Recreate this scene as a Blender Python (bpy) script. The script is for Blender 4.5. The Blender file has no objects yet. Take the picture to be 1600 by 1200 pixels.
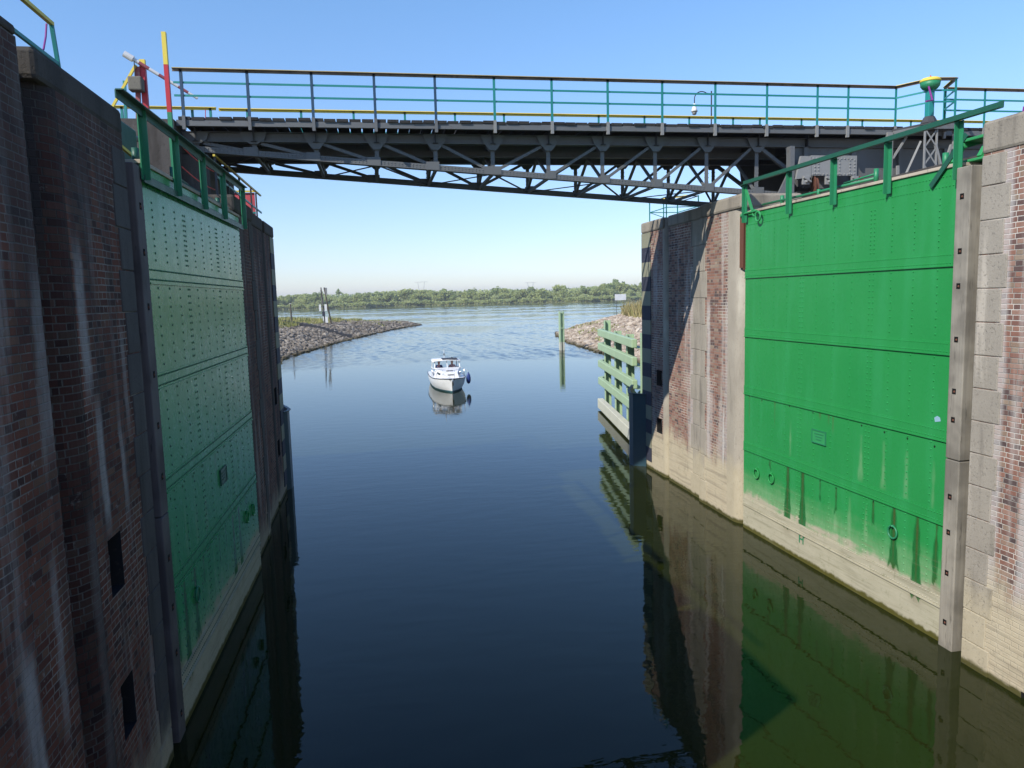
import bpy, bmesh, math, random
import numpy as np
from mathutils import Vector, Matrix

random.seed(7)
rng = np.random.default_rng(11)
SC = bpy.context.scene
COL = SC.collection
RAD = math.radians

# ------------------------------------------------------------------ camera
YAW, PITCH, ROLL = RAD(10.1235), RAD(6.5544), RAD(-1.5206)
cf = Vector((math.sin(YAW) * math.cos(PITCH), math.cos(YAW) * math.cos(PITCH), -math.sin(PITCH)))
cr = Vector((math.cos(YAW), -math.sin(YAW), 0))
cu = cr.cross(cf)
cr2 = math.cos(ROLL) * cr + math.sin(ROLL) * cu
cu2 = -math.sin(ROLL) * cr + math.cos(ROLL) * cu
cam_d = bpy.data.cameras.new("camera")
cam_d.sensor_width = 36
cam_d.lens = 1181.2 / 1600 * 36
cam_d.clip_end = 12000
cam = bpy.data.objects.new("camera", cam_d)
COL.objects.link(cam)
cam.matrix_world = Matrix(((cr2.x, cu2.x, -cf.x, -3.05), (cr2.y, cu2.y, -cf.y, 0), (cr2.z, cu2.z, -cf.z, 6.025), (0, 0, 0, 1)))
SC.camera = cam

# ------------------------------------------------------------------ light
SUN_TRAVEL = Vector((1.047, 0.66, -1.0)).normalized()
sun_el = math.asin(-SUN_TRAVEL.z)
sun_az = math.atan2(-SUN_TRAVEL.x, -SUN_TRAVEL.y)
w = bpy.data.worlds.new("World")
SC.world = w
w.use_nodes = True
nt = w.node_tree
sky = nt.nodes.new("ShaderNodeTexSky")
sky.sky_type = 'NISHITA'
sky.sun_disc = False
sky.sun_elevation = sun_el
sky.sun_rotation = sun_az
sky.air_density = 1.0
sky.dust_density = 0.25
sky.ozone_density = 1.0
sky.altitude = 50
tint = nt.nodes.new("ShaderNodeMix")
tint.data_type = 'RGBA'; tint.blend_type = 'MULTIPLY'
tint.inputs[0].default_value = 1.0
tco = nt.nodes.new("ShaderNodeTexCoord"); sxyz = nt.nodes.new("ShaderNodeSeparateXYZ")
nt.links.new(tco.outputs["Generated"], sxyz.inputs[0])
elev = nt.nodes.new("ShaderNodeMapRange"); elev.interpolation_type = 'SMOOTHSTEP'
nt.links.new(sxyz.outputs[2], elev.inputs[0]); elev.inputs[1].default_value = 0.0; elev.inputs[2].default_value = 0.45
tcol = nt.nodes.new("ShaderNodeMix"); tcol.data_type = 'RGBA'
tcol.inputs[6].default_value = (0.82, 0.89, 1.13, 1); tcol.inputs[7].default_value = (0.86, 1.16, 1.40, 1)
nt.links.new(elev.outputs[0], tcol.inputs[0])
elev2 = nt.nodes.new("ShaderNodeMapRange"); elev2.interpolation_type = 'SMOOTHSTEP'
nt.links.new(sxyz.outputs[2], elev2.inputs[0]); elev2.inputs[1].default_value = 0.42; elev2.inputs[2].default_value = 0.8
tcol2 = nt.nodes.new("ShaderNodeMix"); tcol2.data_type = 'RGBA'
nt.links.new(elev2.outputs[0], tcol2.inputs[0]); nt.links.new(tcol.outputs[2], tcol2.inputs[6]); tcol2.inputs[7].default_value = (0.20, 0.53, 1.22, 1)
nt.links.new(tcol2.outputs[2], tint.inputs[7])
nt.links.new(sky.outputs[0], tint.inputs[6])
nt.links.new(tint.outputs[2], nt.nodes["Background"].inputs[0])
nt.nodes["Background"].inputs[1].default_value = 0.125
sun_d = bpy.data.lights.new("sun", 'SUN')
sun_d.energy = 4.4
sun_d.angle = RAD(0.53)
sun_d.color = (1.0, 0.95, 0.87)
sun = bpy.data.objects.new("sun", sun_d)
COL.objects.link(sun)
sun.rotation_euler = SUN_TRAVEL.to_track_quat('-Z', 'Y').to_euler()
sun.location = (-40, -20, 60)
SC.view_settings.view_transform = 'Standard'
SC.view_settings.look = 'None'
SC.view_settings.exposure = 0.38
SC.view_settings.gamma = 1.0
SC.cycles.use_denoising = True
SC.cycles.max_bounces = 8
SC.cycles.diffuse_bounces = 4
SC.cycles.glossy_bounces = 4
SC.cycles.caustics_reflective = False
SC.cycles.caustics_refractive = False

# ------------------------------------------------------------------ material tools
class G:
    """small wrapper round a node tree"""
    def __init__(s, name):
        s.m = bpy.data.materials.new(name)
        s.m.use_nodes = True
        s.t = s.m.node_tree
        s.n = s.t.nodes
        s.b = s.n["Principled BSDF"]
    def node(s, kind, **k):
        n = s.n.new(kind)
        for a, v in k.items():
            setattr(n, a, v)
        return n
    def link(s, a, b):
        s.t.links.new(a, b)
    def put(s, sock, v):
        if hasattr(v, 'links'):
            s.link(v, sock)
        elif v is not None:
            if isinstance(v, (tuple, list)) and len(v) == 3 and sock.type == 'RGBA':
                v = (*v, 1)
            sock.default_value = v
    def math(s, op, a, b=None, c=None, clamp=False):
        n = s.node("ShaderNodeMath", operation=op, use_clamp=clamp)
        s.put(n.inputs[0], a); s.put(n.inputs[1], b); s.put(n.inputs[2], c)
        return n.outputs[0]
    def mix(s, f, a, b, mode='MIX'):
        n = s.node("ShaderNodeMix", data_type='RGBA', blend_type=mode)
        s.put(n.inputs[0], f); s.put(n.inputs[6], a); s.put(n.inputs[7], b)
        return n.outputs[2]
    def ramp(s, f, stops, mode='LINEAR'):
        n = s.node("ShaderNodeValToRGB")
        n.color_ramp.interpolation = mode
        e = n.color_ramp.elements
        while len(e) < len(stops):
            e.new(0.5)
        for el, (p, c) in zip(e, stops):
            el.position = p
            el.color = (*c, 1) if len(c) == 3 else c
        s.put(n.inputs[0], f)
        return n.outputs[0]
    def step(s, v, a, b):
        n = s.node("ShaderNodeMapRange", interpolation_type='SMOOTHSTEP')
        s.put(n.inputs[0], v); s.put(n.inputs[1], a); s.put(n.inputs[2], b)
        return n.outputs[0]
    def pos(s):
        return s.node("ShaderNodeNewGeometry").outputs["Position"]
    def obj(s):
        return s.node("ShaderNodeTexCoord").outputs["Object"]
    def xyz(s, v):
        n = s.node("ShaderNodeSeparateXYZ"); s.link(v, n.inputs[0])
        return n.outputs
    def vec(s, x, y, z):
        n = s.node("ShaderNodeCombineXYZ")
        s.put(n.inputs[0], x); s.put(n.inputs[1], y); s.put(n.inputs[2], z)
        return n.outputs[0]
    def scale(s, v, k):
        n = s.node("ShaderNodeVectorMath", operation='MULTIPLY')
        s.put(n.inputs[0], v); n.inputs[1].default_value = k
        return n.outputs[0]
    def noise(s, v, sc, detail=3, rough=0.55, out=0):
        n = s.node("ShaderNodeTexNoise")
        s.put(n.inputs["Vector"], v); s.put(n.inputs["Scale"], sc)
        n.inputs["Detail"].default_value = detail; n.inputs["Roughness"].default_value = rough
        return n.outputs[out]
    def attr(s, name):
        n = s.node("ShaderNodeAttribute", attribute_name=name)
        return n.outputs["Fac"]
    def bump(s, h, dist=0.01, strength=1.0):
        n = s.node("ShaderNodeBump")
        s.put(n.inputs["Height"], h); n.inputs["Distance"].default_value = dist; s.put(n.inputs["Strength"], strength)
        s.link(n.outputs[0], s.b.inputs["Normal"])
        return n
    def out(s, color=None, rough=None, metal=None, spec=None):
        s.put(s.b.inputs["Base Color"], color)
        s.put(s.b.inputs["Roughness"], rough)
        s.put(s.b.inputs["Metallic"], metal)
        s.put(s.b.inputs["Specular IOR Level"], spec)
        return s.m

def brick_material(name, dark, lime_top, white_amt, weather, mk=1.0, tint=(1, 1, 1), streaks=()):
    g = G(name)
    p = g.pos(); x, y, z = g.xyz(p)
    nrm = g.node("ShaderNodeNewGeometry").outputs["Normal"]
    nx, ny, nz = g.xyz(nrm)
    sel = g.math('GREATER_THAN', g.math('ABSOLUTE', ny), 0.7)
    u = g.math('ADD', g.math('MULTIPLY', y, g.math('SUBTRACT', 1.0, sel)), g.math('MULTIPLY', x, sel))
    wob = g.math('MULTIPLY', g.math('SUBTRACT', g.noise(p, 3.0, 2), 0.5), 0.02)
    v = g.math('DIVIDE', g.math('ADD', z, wob), 0.0775)
    row = g.math('FLOOR', v)
    par = g.math('FLOORED_MODULO', row, 2.0)
    wid = g.math('SUBTRACT', 0.25, g.math('MULTIPLY', par, 0.125))
    uu = g.math('ADD', g.math('ADD', g.math('DIVIDE', g.math('ADD', u, wob), wid), g.math('MULTIPLY', par, 0.25)), 200.0)
    coli = g.math('FLOOR', uu)
    fu = g.math('FRACT', uu); fv = g.math('FRACT', v)
    eu = g.math('MULTIPLY', g.math('MINIMUM', fu, g.math('SUBTRACT', 1.0, fu)), wid)
    ev = g.math('MULTIPLY', g.math('MINIMUM', fv, g.math('SUBTRACT', 1.0, fv)), 0.0775)
    edge = g.math('ADD', g.math('MINIMUM', eu, ev), g.math('MULTIPLY', g.math('SUBTRACT', g.noise(p, 40, 2), 0.5), 0.006))
    brick = g.step(edge, 0.003, 0.009)
    wn = g.node("ShaderNodeTexWhiteNoise", noise_dimensions='2D')
    g.link(g.vec(g.math('ADD', coli, g.math('MULTIPLY', row, 57.3)), row, 0), wn.inputs["Vector"])
    r = g.math('ADD', g.math('MULTIPLY', wn.outputs[0], 0.75), g.math('MULTIPLY', g.noise(p, 0.7, 2), 0.4))
    d = dark; bk = min(1.08, 0.30 + mk * 0.70)
    col = g.ramp(g.math('SUBTRACT', r, 0.08), [(0.0, (0.045 * d, 0.028 * d, 0.034 * d)), (0.17, (0.09 * d, 0.045 * d, 0.046 * d)),
                     (0.33, (0.20 * d, 0.075 * d, 0.058 * d)), (0.5, (0.27 * d, 0.11 * d, 0.08 * d)), (0.66, (0.30 * d, 0.15 * d, 0.12 * d)),
                     (0.8, (0.24 * d, 0.15 * d, 0.11 * d)), (0.95, (0.38 * d, 0.26 * d, 0.21 * d))])
    col = g.mix(g.math('MULTIPLY', g.noise(p, 25, 3), 0.5), col, (0.12 * d, 0.09 * d, 0.08 * d))
    mort = g.mix(g.step(g.noise(p, 0.8, 3), 0.42, 0.62), (0.16 * mk, 0.145 * mk, 0.125 * mk), (0.42 * mk, 0.385 * mk, 0.33 * mk))
    col = g.mix(1.0, col, tint, 'MULTIPLY')
    c = g.mix(brick, mort, col)
    # lime bloom running down the face
    bloom = g.noise(g.vec(g.math('MULTIPLY', u, 1.9), g.math('MULTIPLY', z, 0.22), 0.0), 1.0, 4, 0.62)
    bm = g.math('MULTIPLY', g.step(bloom, 0.62 - white_amt, 0.76 - white_amt), g.math('ADD', 0.35, g.math('MULTIPLY', g.noise(p, 14, 3), 0.75)), clamp=True)
    c = g.mix(g.math('MULTIPLY', bm, 0.62), c, (0.47 * bk, 0.44 * bk, 0.40 * bk))
    spots = g.step(g.noise(g.vec(u, z, 3.0), 6.5, 4, 0.7), 0.62, 0.72)
    c = g.mix(g.math('MULTIPLY', spots, 0.45), c, (0.45 * bk, 0.42 * bk, 0.38 * bk))
    for k, (u0, hw, za, zb, st_) in enumerate(streaks):
        du = g.math('ABSOLUTE', g.math('SUBTRACT', g.math('ADD', u, g.math('MULTIPLY', g.math('SUBTRACT', g.noise(g.vec(g.math('MULTIPLY', z, 1.2), float(k), 0.0), 1.0, 3), 0.5), 0.22)), u0))
        taper = g.math('MULTIPLY', g.step(z, za - 0.1, za + 0.5), g.math('SUBTRACT', 1.0, g.step(z, zb - 0.5, zb)))
        wv = g.math('MULTIPLY', g.math('SUBTRACT', 1.0, g.step(du, hw * 0.35, hw)), taper)
        c = g.mix(g.math('MULTIPLY', wv, g.math('ADD', st_ * 0.45, g.math('MULTIPLY', g.noise(p, 11, 3), st_ * 0.9)), clamp=True), c, (0.47 * bk, 0.445 * bk, 0.41 * bk))
    # soot and damp
    soot = g.noise(g.vec(g.math('MULTIPLY', u, 1.3), g.math('MULTIPLY', z, 0.16), 9.0), 1.0, 4, 0.6)
    top = g.step(z, 5.8, 8.4)
    sm = g.step(g.math('ADD', soot, g.math('MULTIPLY', top, 0.15)), 0.46, 0.66)
    c = g.mix(g.math('MULTIPLY', sm, weather), c, (0.03, 0.028, 0.027))
    # lime coat above the water
    edgez = g.math('ADD', z, g.math('MULTIPLY', g.math('SUBTRACT', g.noise(g.vec(g.math('MULTIPLY', u, 1.6), g.math('MULTIPLY', z, 0.5), 0), 1.4, 4), 0.5), 1.5))
    lime = g.math('SUBTRACT', 1.0, g.step(edgez, lime_top - 0.35, lime_top + 0.35))
    limec = g.mix(g.noise(g.vec(u, z, 1), 3.5, 4), (0.50 * bk, 0.44 * bk, 0.31 * bk), (0.40 * bk, 0.34 * bk, 0.23 * bk))
    limec = g.mix(g.math('MULTIPLY', g.step(g.noise(g.vec(g.math('MULTIPLY', u, 0.4), g.math('MULTIPLY', z, 9), 2), 1.0, 3), 0.48, 0.66), 0.55), limec, (0.24, 0.205, 0.145))
    limec = g.mix(g.math('MULTIPLY', g.step(g.noise(p, 5.0, 5, 0.7), 0.55, 0.66), 0.45), limec, (0.25 * bk, 0.22 * bk, 0.16 * bk))
    c = g.mix(g.math('MULTIPLY', lime, 0.92), c, limec)
    wet = g.math('SUBTRACT', 1.0, g.step(g.math('ADD', z, g.math('MULTIPLY', g.noise(p, 5, 3), 0.12)), 0.12, 0.2))
    c = g.mix(wet, c, (0.075, 0.068, 0.02))
    g.bump(g.math('ADD', g.math('MULTIPLY', brick, 1.0), g.math('MULTIPLY', g.noise(p, 60, 3), 0.5)), 0.006, 0.8)
    return g.out(c, 0.9, spec=0.25)

def concrete_material(name, base, dirt, lime_top=None):
    g = G(name)
    p = g.pos(); x, y, z = g.xyz(p)
    h = g.math('ADD', x, y)
    c = g.mix(g.noise(p, 1.6, 4), tuple(v * 0.75 for v in base), tuple(v * 1.15 for v in base))
    c = g.mix(g.math('MULTIPLY', g.step(g.noise(p, 70, 2), 0.5, 0.66), 0.35), c, tuple(v * 0.5 for v in base))
    st = g.noise(g.vec(g.math('MULTIPLY', h, 2.4), g.math('MULTIPLY', z, 0.3), 4), 1.0, 4, 0.6)
    c = g.mix(g.math('MULTIPLY', g.step(st, 0.5, 0.66), dirt), c, (0.045, 0.04, 0.035))
    c = g.mix(g.math('MULTIPLY', g.math('SUBTRACT', 1.0, g.step(st, 0.3, 0.42)), 0.6), c, tuple(min(0.55, v * 1.55) for v in base))
    if lime_top:
        ez = g.math('ADD', z, g.math('MULTIPLY', g.math('SUBTRACT', g.noise(p, 1.7, 4), 0.5), 1.4))
        lime = g.math('SUBTRACT', 1.0, g.step(ez, lime_top - 0.4, lime_top + 0.4))
        c = g.mix(g.math('MULTIPLY', lime, 0.85), c, g.mix(g.noise(p, 4, 4), (0.5, 0.44, 0.31), (0.39, 0.33, 0.22)))
        wet = g.math('SUBTRACT', 1.0, g.step(g.math('ADD', z, g.math('MULTIPLY', g.noise(p, 5, 3), 0.12)), 0.12, 0.2))
        c = g.mix(wet, c, (0.075, 0.068, 0.02))
    pit = g.step(g.noise(p, 22, 4, 0.7), 0.56, 0.7)
    c = g.mix(g.math('MULTIPLY', pit, 0.4), c, tuple(v * 0.45 for v in base))
    g.bump(g.math('SUBTRACT', g.math('ADD', g.noise(p, 35, 5, 0.7), g.math('MULTIPLY', g.noise(p, 4, 4, 0.6), 0.7)), pit), 0.008, 0.6)
    return g.out(c, 0.92, spec=0.2)

def paint(name, col, rough=0.45, wear=0.25, wearcol=(0.12, 0.09, 0.07), spec=0.5, sc=9.0):
    g = G(name)
    p = g.pos()
    c = g.mix(g.noise(p, 1.3, 3), tuple(v * 0.85 for v in col), tuple(min(1, v * 1.12) for v in col))
    c = g.mix(g.math('MULTIPLY', g.step(g.noise(p, sc, 5, 0.7), 0.56, 0.68), wear), c, wearcol)
    g.bump(g.noise(p, 50, 3), 0.002, 0.5)
    return g.out(c, g.math('ADD', rough, g.math('MULTIPLY', g.noise(p, 6, 3), 0.2)), spec=spec)

def wood(name, a, b, axis='z'):
    g = G(name)
    p = g.pos()
    k = {'z': (22, 22, 0.8), 'y': (22, 0.8, 22), 'x': (0.8, 22, 22)}[axis]
    n1 = g.noise(g.scale(p, k), 1.0, 4, 0.65)
    c = g.mix(n1, a, b)
    c = g.mix(g.math('MULTIPLY', g.step(g.noise(p, 0.9, 4), 0.42, 0.62), 0.6), c, tuple(v * 0.5 for v in a))
    c = g.mix(g.math('MULTIPLY', g.step(g.noise(g.scale(p, (9, 9, 1.2)), 1.0, 4, 0.7), 0.58, 0.68), 0.6), c, tuple(v * 0.35 for v in a))
    g.bump(n1, 0.006, 0.7)
    return g.out(c, 0.85, spec=0.2)

M = {}
M['brick_l'] = brick_material('sooty_shade_toned_brick', 0.50, 0.5, 0.09, 0.64, 0.62, (1.22, 0.95, 0.75), [(8.45, 0.16, 5.0, 6.9, .8), (8.66, 0.13, 3.5, 5.2, .9), (7.4, 0.16, 4.6, 6.6, .7), (6.6, 0.16, 0.5, 3.4, .9), (9.6, 0.1, 4.4, 6.0, .5), (9.3, 0.08, 3.6, 5.0, .6), (7.2, 0.1, 2.0, 4.0, .5), (6.0, 0.15, 3.0, 6.0, .6)])  # soot plus the left wall's shade, darkened into brick, mortar and lime
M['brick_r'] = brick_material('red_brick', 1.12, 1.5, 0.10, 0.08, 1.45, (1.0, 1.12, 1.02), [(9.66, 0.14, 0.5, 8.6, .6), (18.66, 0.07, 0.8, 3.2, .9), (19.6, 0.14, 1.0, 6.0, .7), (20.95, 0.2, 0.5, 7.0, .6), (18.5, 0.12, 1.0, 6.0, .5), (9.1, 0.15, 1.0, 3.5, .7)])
M['conc_l'] = concrete_material('shade_toned_concrete', (0.085, 0.078, 0.072), 0.8, 0.4)  # concrete with the left side's shade worked into its colour
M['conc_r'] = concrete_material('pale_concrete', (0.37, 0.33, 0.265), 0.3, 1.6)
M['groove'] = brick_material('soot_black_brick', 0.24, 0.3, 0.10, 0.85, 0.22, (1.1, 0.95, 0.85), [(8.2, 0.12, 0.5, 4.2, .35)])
M['conc_top'] = concrete_material('coping_concrete', (0.30, 0.265, 0.21), 0.4)
M['conc_top_dark'] = concrete_material('shade_toned_coping', (0.075, 0.068, 0.058), 0.7)  # coping toned down in colour to carry the left wall's shade
M['conc_mid'] = concrete_material('counterweight_concrete', (0.2, 0.185, 0.15), 0.3)
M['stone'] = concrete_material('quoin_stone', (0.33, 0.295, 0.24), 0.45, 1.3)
M['stone_dark'] = concrete_material('shade_toned_quoin_stone', (0.095, 0.087, 0.08), 0.6, 0.4)  # same quoins, darkened in colour for the shaded left wall
M['green'] = paint('green_paint', (0.02, 0.20, 0.085), 0.38, 0.12, (0.05, 0.07, 0.04))
M['green_dk'] = paint('dark_and_shaded_green', (0.012, 0.085, 0.05), 0.4, 0.15, (0.04, 0.05, 0.04))  # dark green parts, and green ones darkened for the left gate's shade
M['green_br'] = paint('bright_green_paint', (0.03, 0.27, 0.085), 0.4, 0.12, (0.05, 0.07, 0.04))
M['teal'] = paint('teal_paint', (0.012, 0.21, 0.19), 0.4, 0.1, (0.06, 0.06, 0.05))
M['steel'] = paint('grey_steel_paint', (0.115, 0.12, 0.122), 0.5, 0.45, (0.09, 0.06, 0.045))
M['steel_lt'] = paint('pale_steel_paint', (0.22, 0.22, 0.21), 0.5, 0.25, (0.12, 0.09, 0.06))
M['steel_dk'] = paint('dark_steel', (0.035, 0.035, 0.038), 0.55, 0.3, (0.06, 0.035, 0.025))
M['yellow'] = paint('yellow_paint', (0.60, 0.46, 0.06), 0.45, 0.2, (0.25, 0.18, 0.1))
M['red'] = paint('red_paint', (0.48, 0.018, 0.03), 0.45, 0.1, (0.2, 0.05, 0.05))
M['white'] = paint('white_paint', (0.72, 0.71, 0.68), 0.45, 0.2, (0.4, 0.37, 0.32))
M['fender'] = paint('pale_green_paint', (0.35, 0.465, 0.28), 0.5, 0.35, (0.36, 0.46, 0.33), sc=5)
M['rust'] = paint('rust', (0.13, 0.055, 0.035), 0.85, 0.5, (0.1, 0.04, 0.025), spec=0.2)
M['sheet'] = paint('petrol_sheet', (0.018, 0.055, 0.075), 0.4, 0.3, (0.06, 0.06, 0.06))
M['wood'] = wood('weathered_timber', (0.20, 0.18, 0.145), (0.38, 0.345, 0.28))
M['wood_dk'] = wood('dark_and_shaded_timber', (0.10, 0.088, 0.085), (0.17, 0.15, 0.14))  # dark wood, and the left sealing timber with shade in its colour
M['plank'] = wood('deck_plank', (0.025, 0.024, 0.023), (0.05, 0.048, 0.046), 'y')
M['plank_lt'] = wood('walkway_plank', (0.38, 0.32, 0.24), (0.5, 0.43, 0.33), 'y')
M['niche'] = paint('niche_painted_shade', (0.02, 0.02, 0.02), 0.9, 0.2, spec=0.1)  # niche insides coloured near black, the recess shade painted in
M['black'] = paint('black_gap', (0.008, 0.008, 0.008), 0.9, 0, spec=0.1)
M['chain'] = paint('red_chain_paint', (0.45, 0.04, 0.04), 0.5, 0.1)
M['violet'] = paint('violet_paint', (0.20, 0.02, 0.20), 0.4, 0.1)

# gate skin with stains carried by vertex attributes
def gate_material():
    g = G('gate_paint')
    p = g.pos(); x, y, z = g.xyz(p)
    base = g.mix(g.noise(p, 0.7, 3), (0.016, 0.215, 0.05), (0.028, 0.26, 0.068))
    base = g.mix(g.math('MULTIPLY', g.step(g.noise(g.vec(x, g.math('MULTIPLY', y, 3), g.math('MULTIPLY', z, 0.35)), 1.0, 4), 0.48, 0.68), 0.5), base, (0.032, 0.275, 0.085))
    base = g.mix(g.math('MULTIPLY', g.step(g.noise(p, 20, 4, 0.7), 0.62, 0.72), 0.35), base, (0.04, 0.15, 0.05))
    n1 = g.noise(g.vec(0.0, g.math('MULTIPLY', y, 1.1), g.math('MULTIPLY', z, 0.6)), 2.2, 5, 0.65)
    band = g.noise(g.vec(0.0, g.math('MULTIPLY', y, 0.5), g.math('MULTIPLY', z, 9)), 1.0, 3)
    zz = g.math('ADD', z, g.math('ADD', g.math('MULTIPLY', g.math('SUBTRACT', n1, 0.5), 0.55), g.math('MULTIPLY', g.math('SUBTRACT', band, 0.5), 0.4)))
    haze_ = g.math('SUBTRACT', 1.0, g.step(zz, 0.95, 1.65))
    lime = g.math('SUBTRACT', 1.0, g.step(zz, 0.84, 1.02))
    fine = g.noise(g.vec(0.0, g.math('MULTIPLY', y, 6), g.math('MULTIPLY', z, 2.2)), 2.0, 5, 0.7)
    c = g.mix(g.math('MULTIPLY', haze_, g.math('ADD', 0.15, g.math('MULTIPLY', fine, 0.55))), base, (0.30, 0.42, 0.24))
    limec = g.mix(g.noise(g.vec(0.0, y, g.math('MULTIPLY', z, 4)), 2.5, 5, 0.65), (0.50, 0.455, 0.345), (0.33, 0.295, 0.21))
    limec = g.mix(g.math('MULTIPLY', g.step(g.noise(g.vec(0.0, g.math('MULTIPLY', y, 0.5), g.math('MULTIPLY', z, 11)), 1.0, 4, 0.65), 0.52, 0.66), 0.5), limec, (0.24, 0.215, 0.15))
    limec = g.mix(g.math('MULTIPLY', g.step(g.noise(g.vec(0.0, y, z), 7.0, 5, 0.7), 0.56, 0.66), 0.45), limec, (0.20, 0.20, 0.12))
    c = g.mix(g.math('MULTIPLY', lime, 0.95), c, limec)
    c = g.mix(g.math('MULTIPLY', g.attr('pale'), g.math('MULTIPLY', fine, 0.6)), c, (0.42, 0.5, 0.33))
    c = g.mix(g.math('MULTIPLY', g.attr('drip'), 0.95), c, g.mix(fine, (0.006, 0.075, 0.016), (0.018, 0.17, 0.042)))
    c = g.mix(g.math('MULTIPLY', g.attr('rust'), 0.6), c, (0.09, 0.055, 0.02))
    wet = g.math('SUBTRACT', 1.0, g.step(g.math('ADD', z, g.math('MULTIPLY', g.noise(p, 6, 3), 0.14)), 0.13, 0.2))
    c = g.mix(wet, c, (0.085, 0.078, 0.018))
    dull = g.math('ADD', 0.2, g.math('MULTIPLY', lime, 0.4))
    tide = g.noise(g.vec(0.0, g.math('MULTIPLY', y, 0.6), g.math('MULTIPLY', z, 14)), 1.0, 4, 0.6)
    c = g.mix(g.math('MULTIPLY', g.math('MULTIPLY', haze_, g.step(tide, 0.56, 0.68)), 0.4), c, (0.20, 0.19, 0.11))
    g.bump(g.math('ADD', g.noise(p, 1.1, 1), g.math('MULTIPLY', g.math('MULTIPLY', g.noise(p, 28, 4), lime), 0.25)), 0.03, 0.35)
    return g.out(c, g.math('ADD', dull, g.math('MULTIPLY', g.noise(p, 5, 3), 0.16)), spec=0.14)
M['gate'] = gate_material()

def water_material():
    g = G('water')
    p = g.pos(); x, y, z = g.xyz(p)
    amt = g.math('ADD', 0.02, g.math('MULTIPLY', g.step(y, 66.0, 76.0), 0.05))
    h = g.math('ADD', g.noise(g.scale(p, (0.8, 1.9, 1)), 1.1, 2, 0.5), g.math('MULTIPLY', g.noise(g.scale(p, (1.0, 1.6, 1)), 4.0, 2, 0.5), 0.3))
    g.bump(h, 0.22, amt)
    g.b.inputs["IOR"].default_value = 1.30
    c = g.mix(g.noise(p, 0.4, 3), (0.011, 0.0155, 0.003), (0.018, 0.022, 0.004))
    return g.out(c, 0.02)
M['water'] = water_material()

def ground_material():
    g = G('bank_soil')
    p = g.pos(); x, y, z = g.xyz(p)
    gr = g.mix(g.noise(p, 0.25, 4), (0.10, 0.125, 0.035), (0.24, 0.20, 0.085))
    st = g.mix(g.noise(p, 3.5, 4, 0.7), (0.07, 0.062, 0.05), (0.20, 0.18, 0.15))
    c = g.mix(g.step(g.math('ADD', z, g.noise(p, 0.5, 3)), 3.0, 3.6), st, gr)
    g.bump(g.noise(p, 4, 4), 0.1, 0.6)
    return g.out(c, 0.95, spec=0.1)
M['soil'] = ground_material()

def simple_noise(name, a, b, sc, rough=0.9, spec=0.2, bump=0.0, obj=False):
    g = G(name)
    p = g.obj() if obj else g.pos()
    c = g.mix(g.step(g.noise(p, sc, 4, 0.65), 0.3, 0.7), a, b)
    if bump:
        g.bump(g.noise(p, sc * 3, 4), bump, 0.6)
    return g.out(c, rough, spec=spec)
M['farland'] = simple_noise('far_meadow', (0.06, 0.085, 0.025), (0.12, 0.13, 0.045), 0.05)
M['gravel'] = simple_noise('lock_gravel', (0.22, 0.20, 0.17), (0.33, 0.30, 0.25), 2.0, bump=0.02)
def rock_material(name, stops):
    g = G(name)
    p = g.pos()
    c = g.ramp(g.attr('tint'), stops)
    c = g.mix(g.math('MULTIPLY', g.noise(p, 6, 3), 0.5), c, tuple(v * 0.6 for v in stops[1][1]))
    z = g.xyz(p)[2]
    c = g.mix(g.math('SUBTRACT', 1.0, g.step(z, 0.1, 0.35)), c, (0.09, 0.075, 0.04))
    return g.out(c, 0.9, spec=0.2)
M['rock_l'] = rock_material('grey_rubble', [(0, (0.10, 0.085, 0.065)), (0.5, (0.22, 0.185, 0.14)), (1, (0.40, 0.355, 0.285))])
M['rock_r'] = rock_material('pink_rubble', [(0, (0.22, 0.165, 0.12)), (0.5, (0.40, 0.32, 0.235)), (1, (0.60, 0.52, 0.41))])
def leaf_material(name, a, b):
    g = G(name)
    oi = g.node("ShaderNodeObjectInfo").outputs["Random"]
    f = g.math('ADD', g.math('MULTIPLY', g.noise(g.obj(), 0.45, 3), 0.7), g.math('MULTIPLY', oi, 0.4))
    c = g.mix(g.math('SUBTRACT', f, 0.1, clamp=True), a, b)
    m = g.out(c, 0.7, spec=0.2)
    t = g.node("ShaderNodeBsdfTranslucent"); g.link(c, t.inputs[0])
    mx = g.node("ShaderNodeAddShader")
    g.link(g.b.outputs[0], mx.inputs[0]); g.link(t.outputs[0], mx.inputs[1])
    g.link(mx.outputs[0], g.n["Material Output"].inputs["Surface"])
    return m
M['leaf_mid'] = leaf_material('broadleaf_foliage', (0.175, 0.20, 0.07), (0.26, 0.28, 0.105))
M['leaf_dark'] = leaf_material('dark_foliage', (0.13, 0.165, 0.05), (0.19, 0.22, 0.075))
M['leaf_pale'] = leaf_material('willow_foliage', (0.19, 0.215, 0.075), (0.28, 0.30, 0.12))
M['leaf_grey'] = leaf_material('grey_willow_foliage', (0.21, 0.23, 0.10), (0.29, 0.31, 0.14))
M['bark'] = simple_noise('bark', (0.06, 0.05, 0.04), (0.14, 0.12, 0.09), 4)
M['drygrass'] = rock_material('dry_grass', [(0, (0.16, 0.17, 0.05)), (0.5, (0.34, 0.28, 0.12)), (1, (0.50, 0.40, 0.20))])
M['greengrass'] = rock_material('green_grass', [(0, (0.15, 0.19, 0.045)), (0.5, (0.30, 0.30, 0.10)), (1, (0.50, 0.42, 0.20))])
M['reddock'] = rock_material('red_dock', [(0, (0.20, 0.08, 0.03)), (0.5, (0.28, 0.14, 0.06)), (1, (0.36, 0.24, 0.12))])

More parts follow.
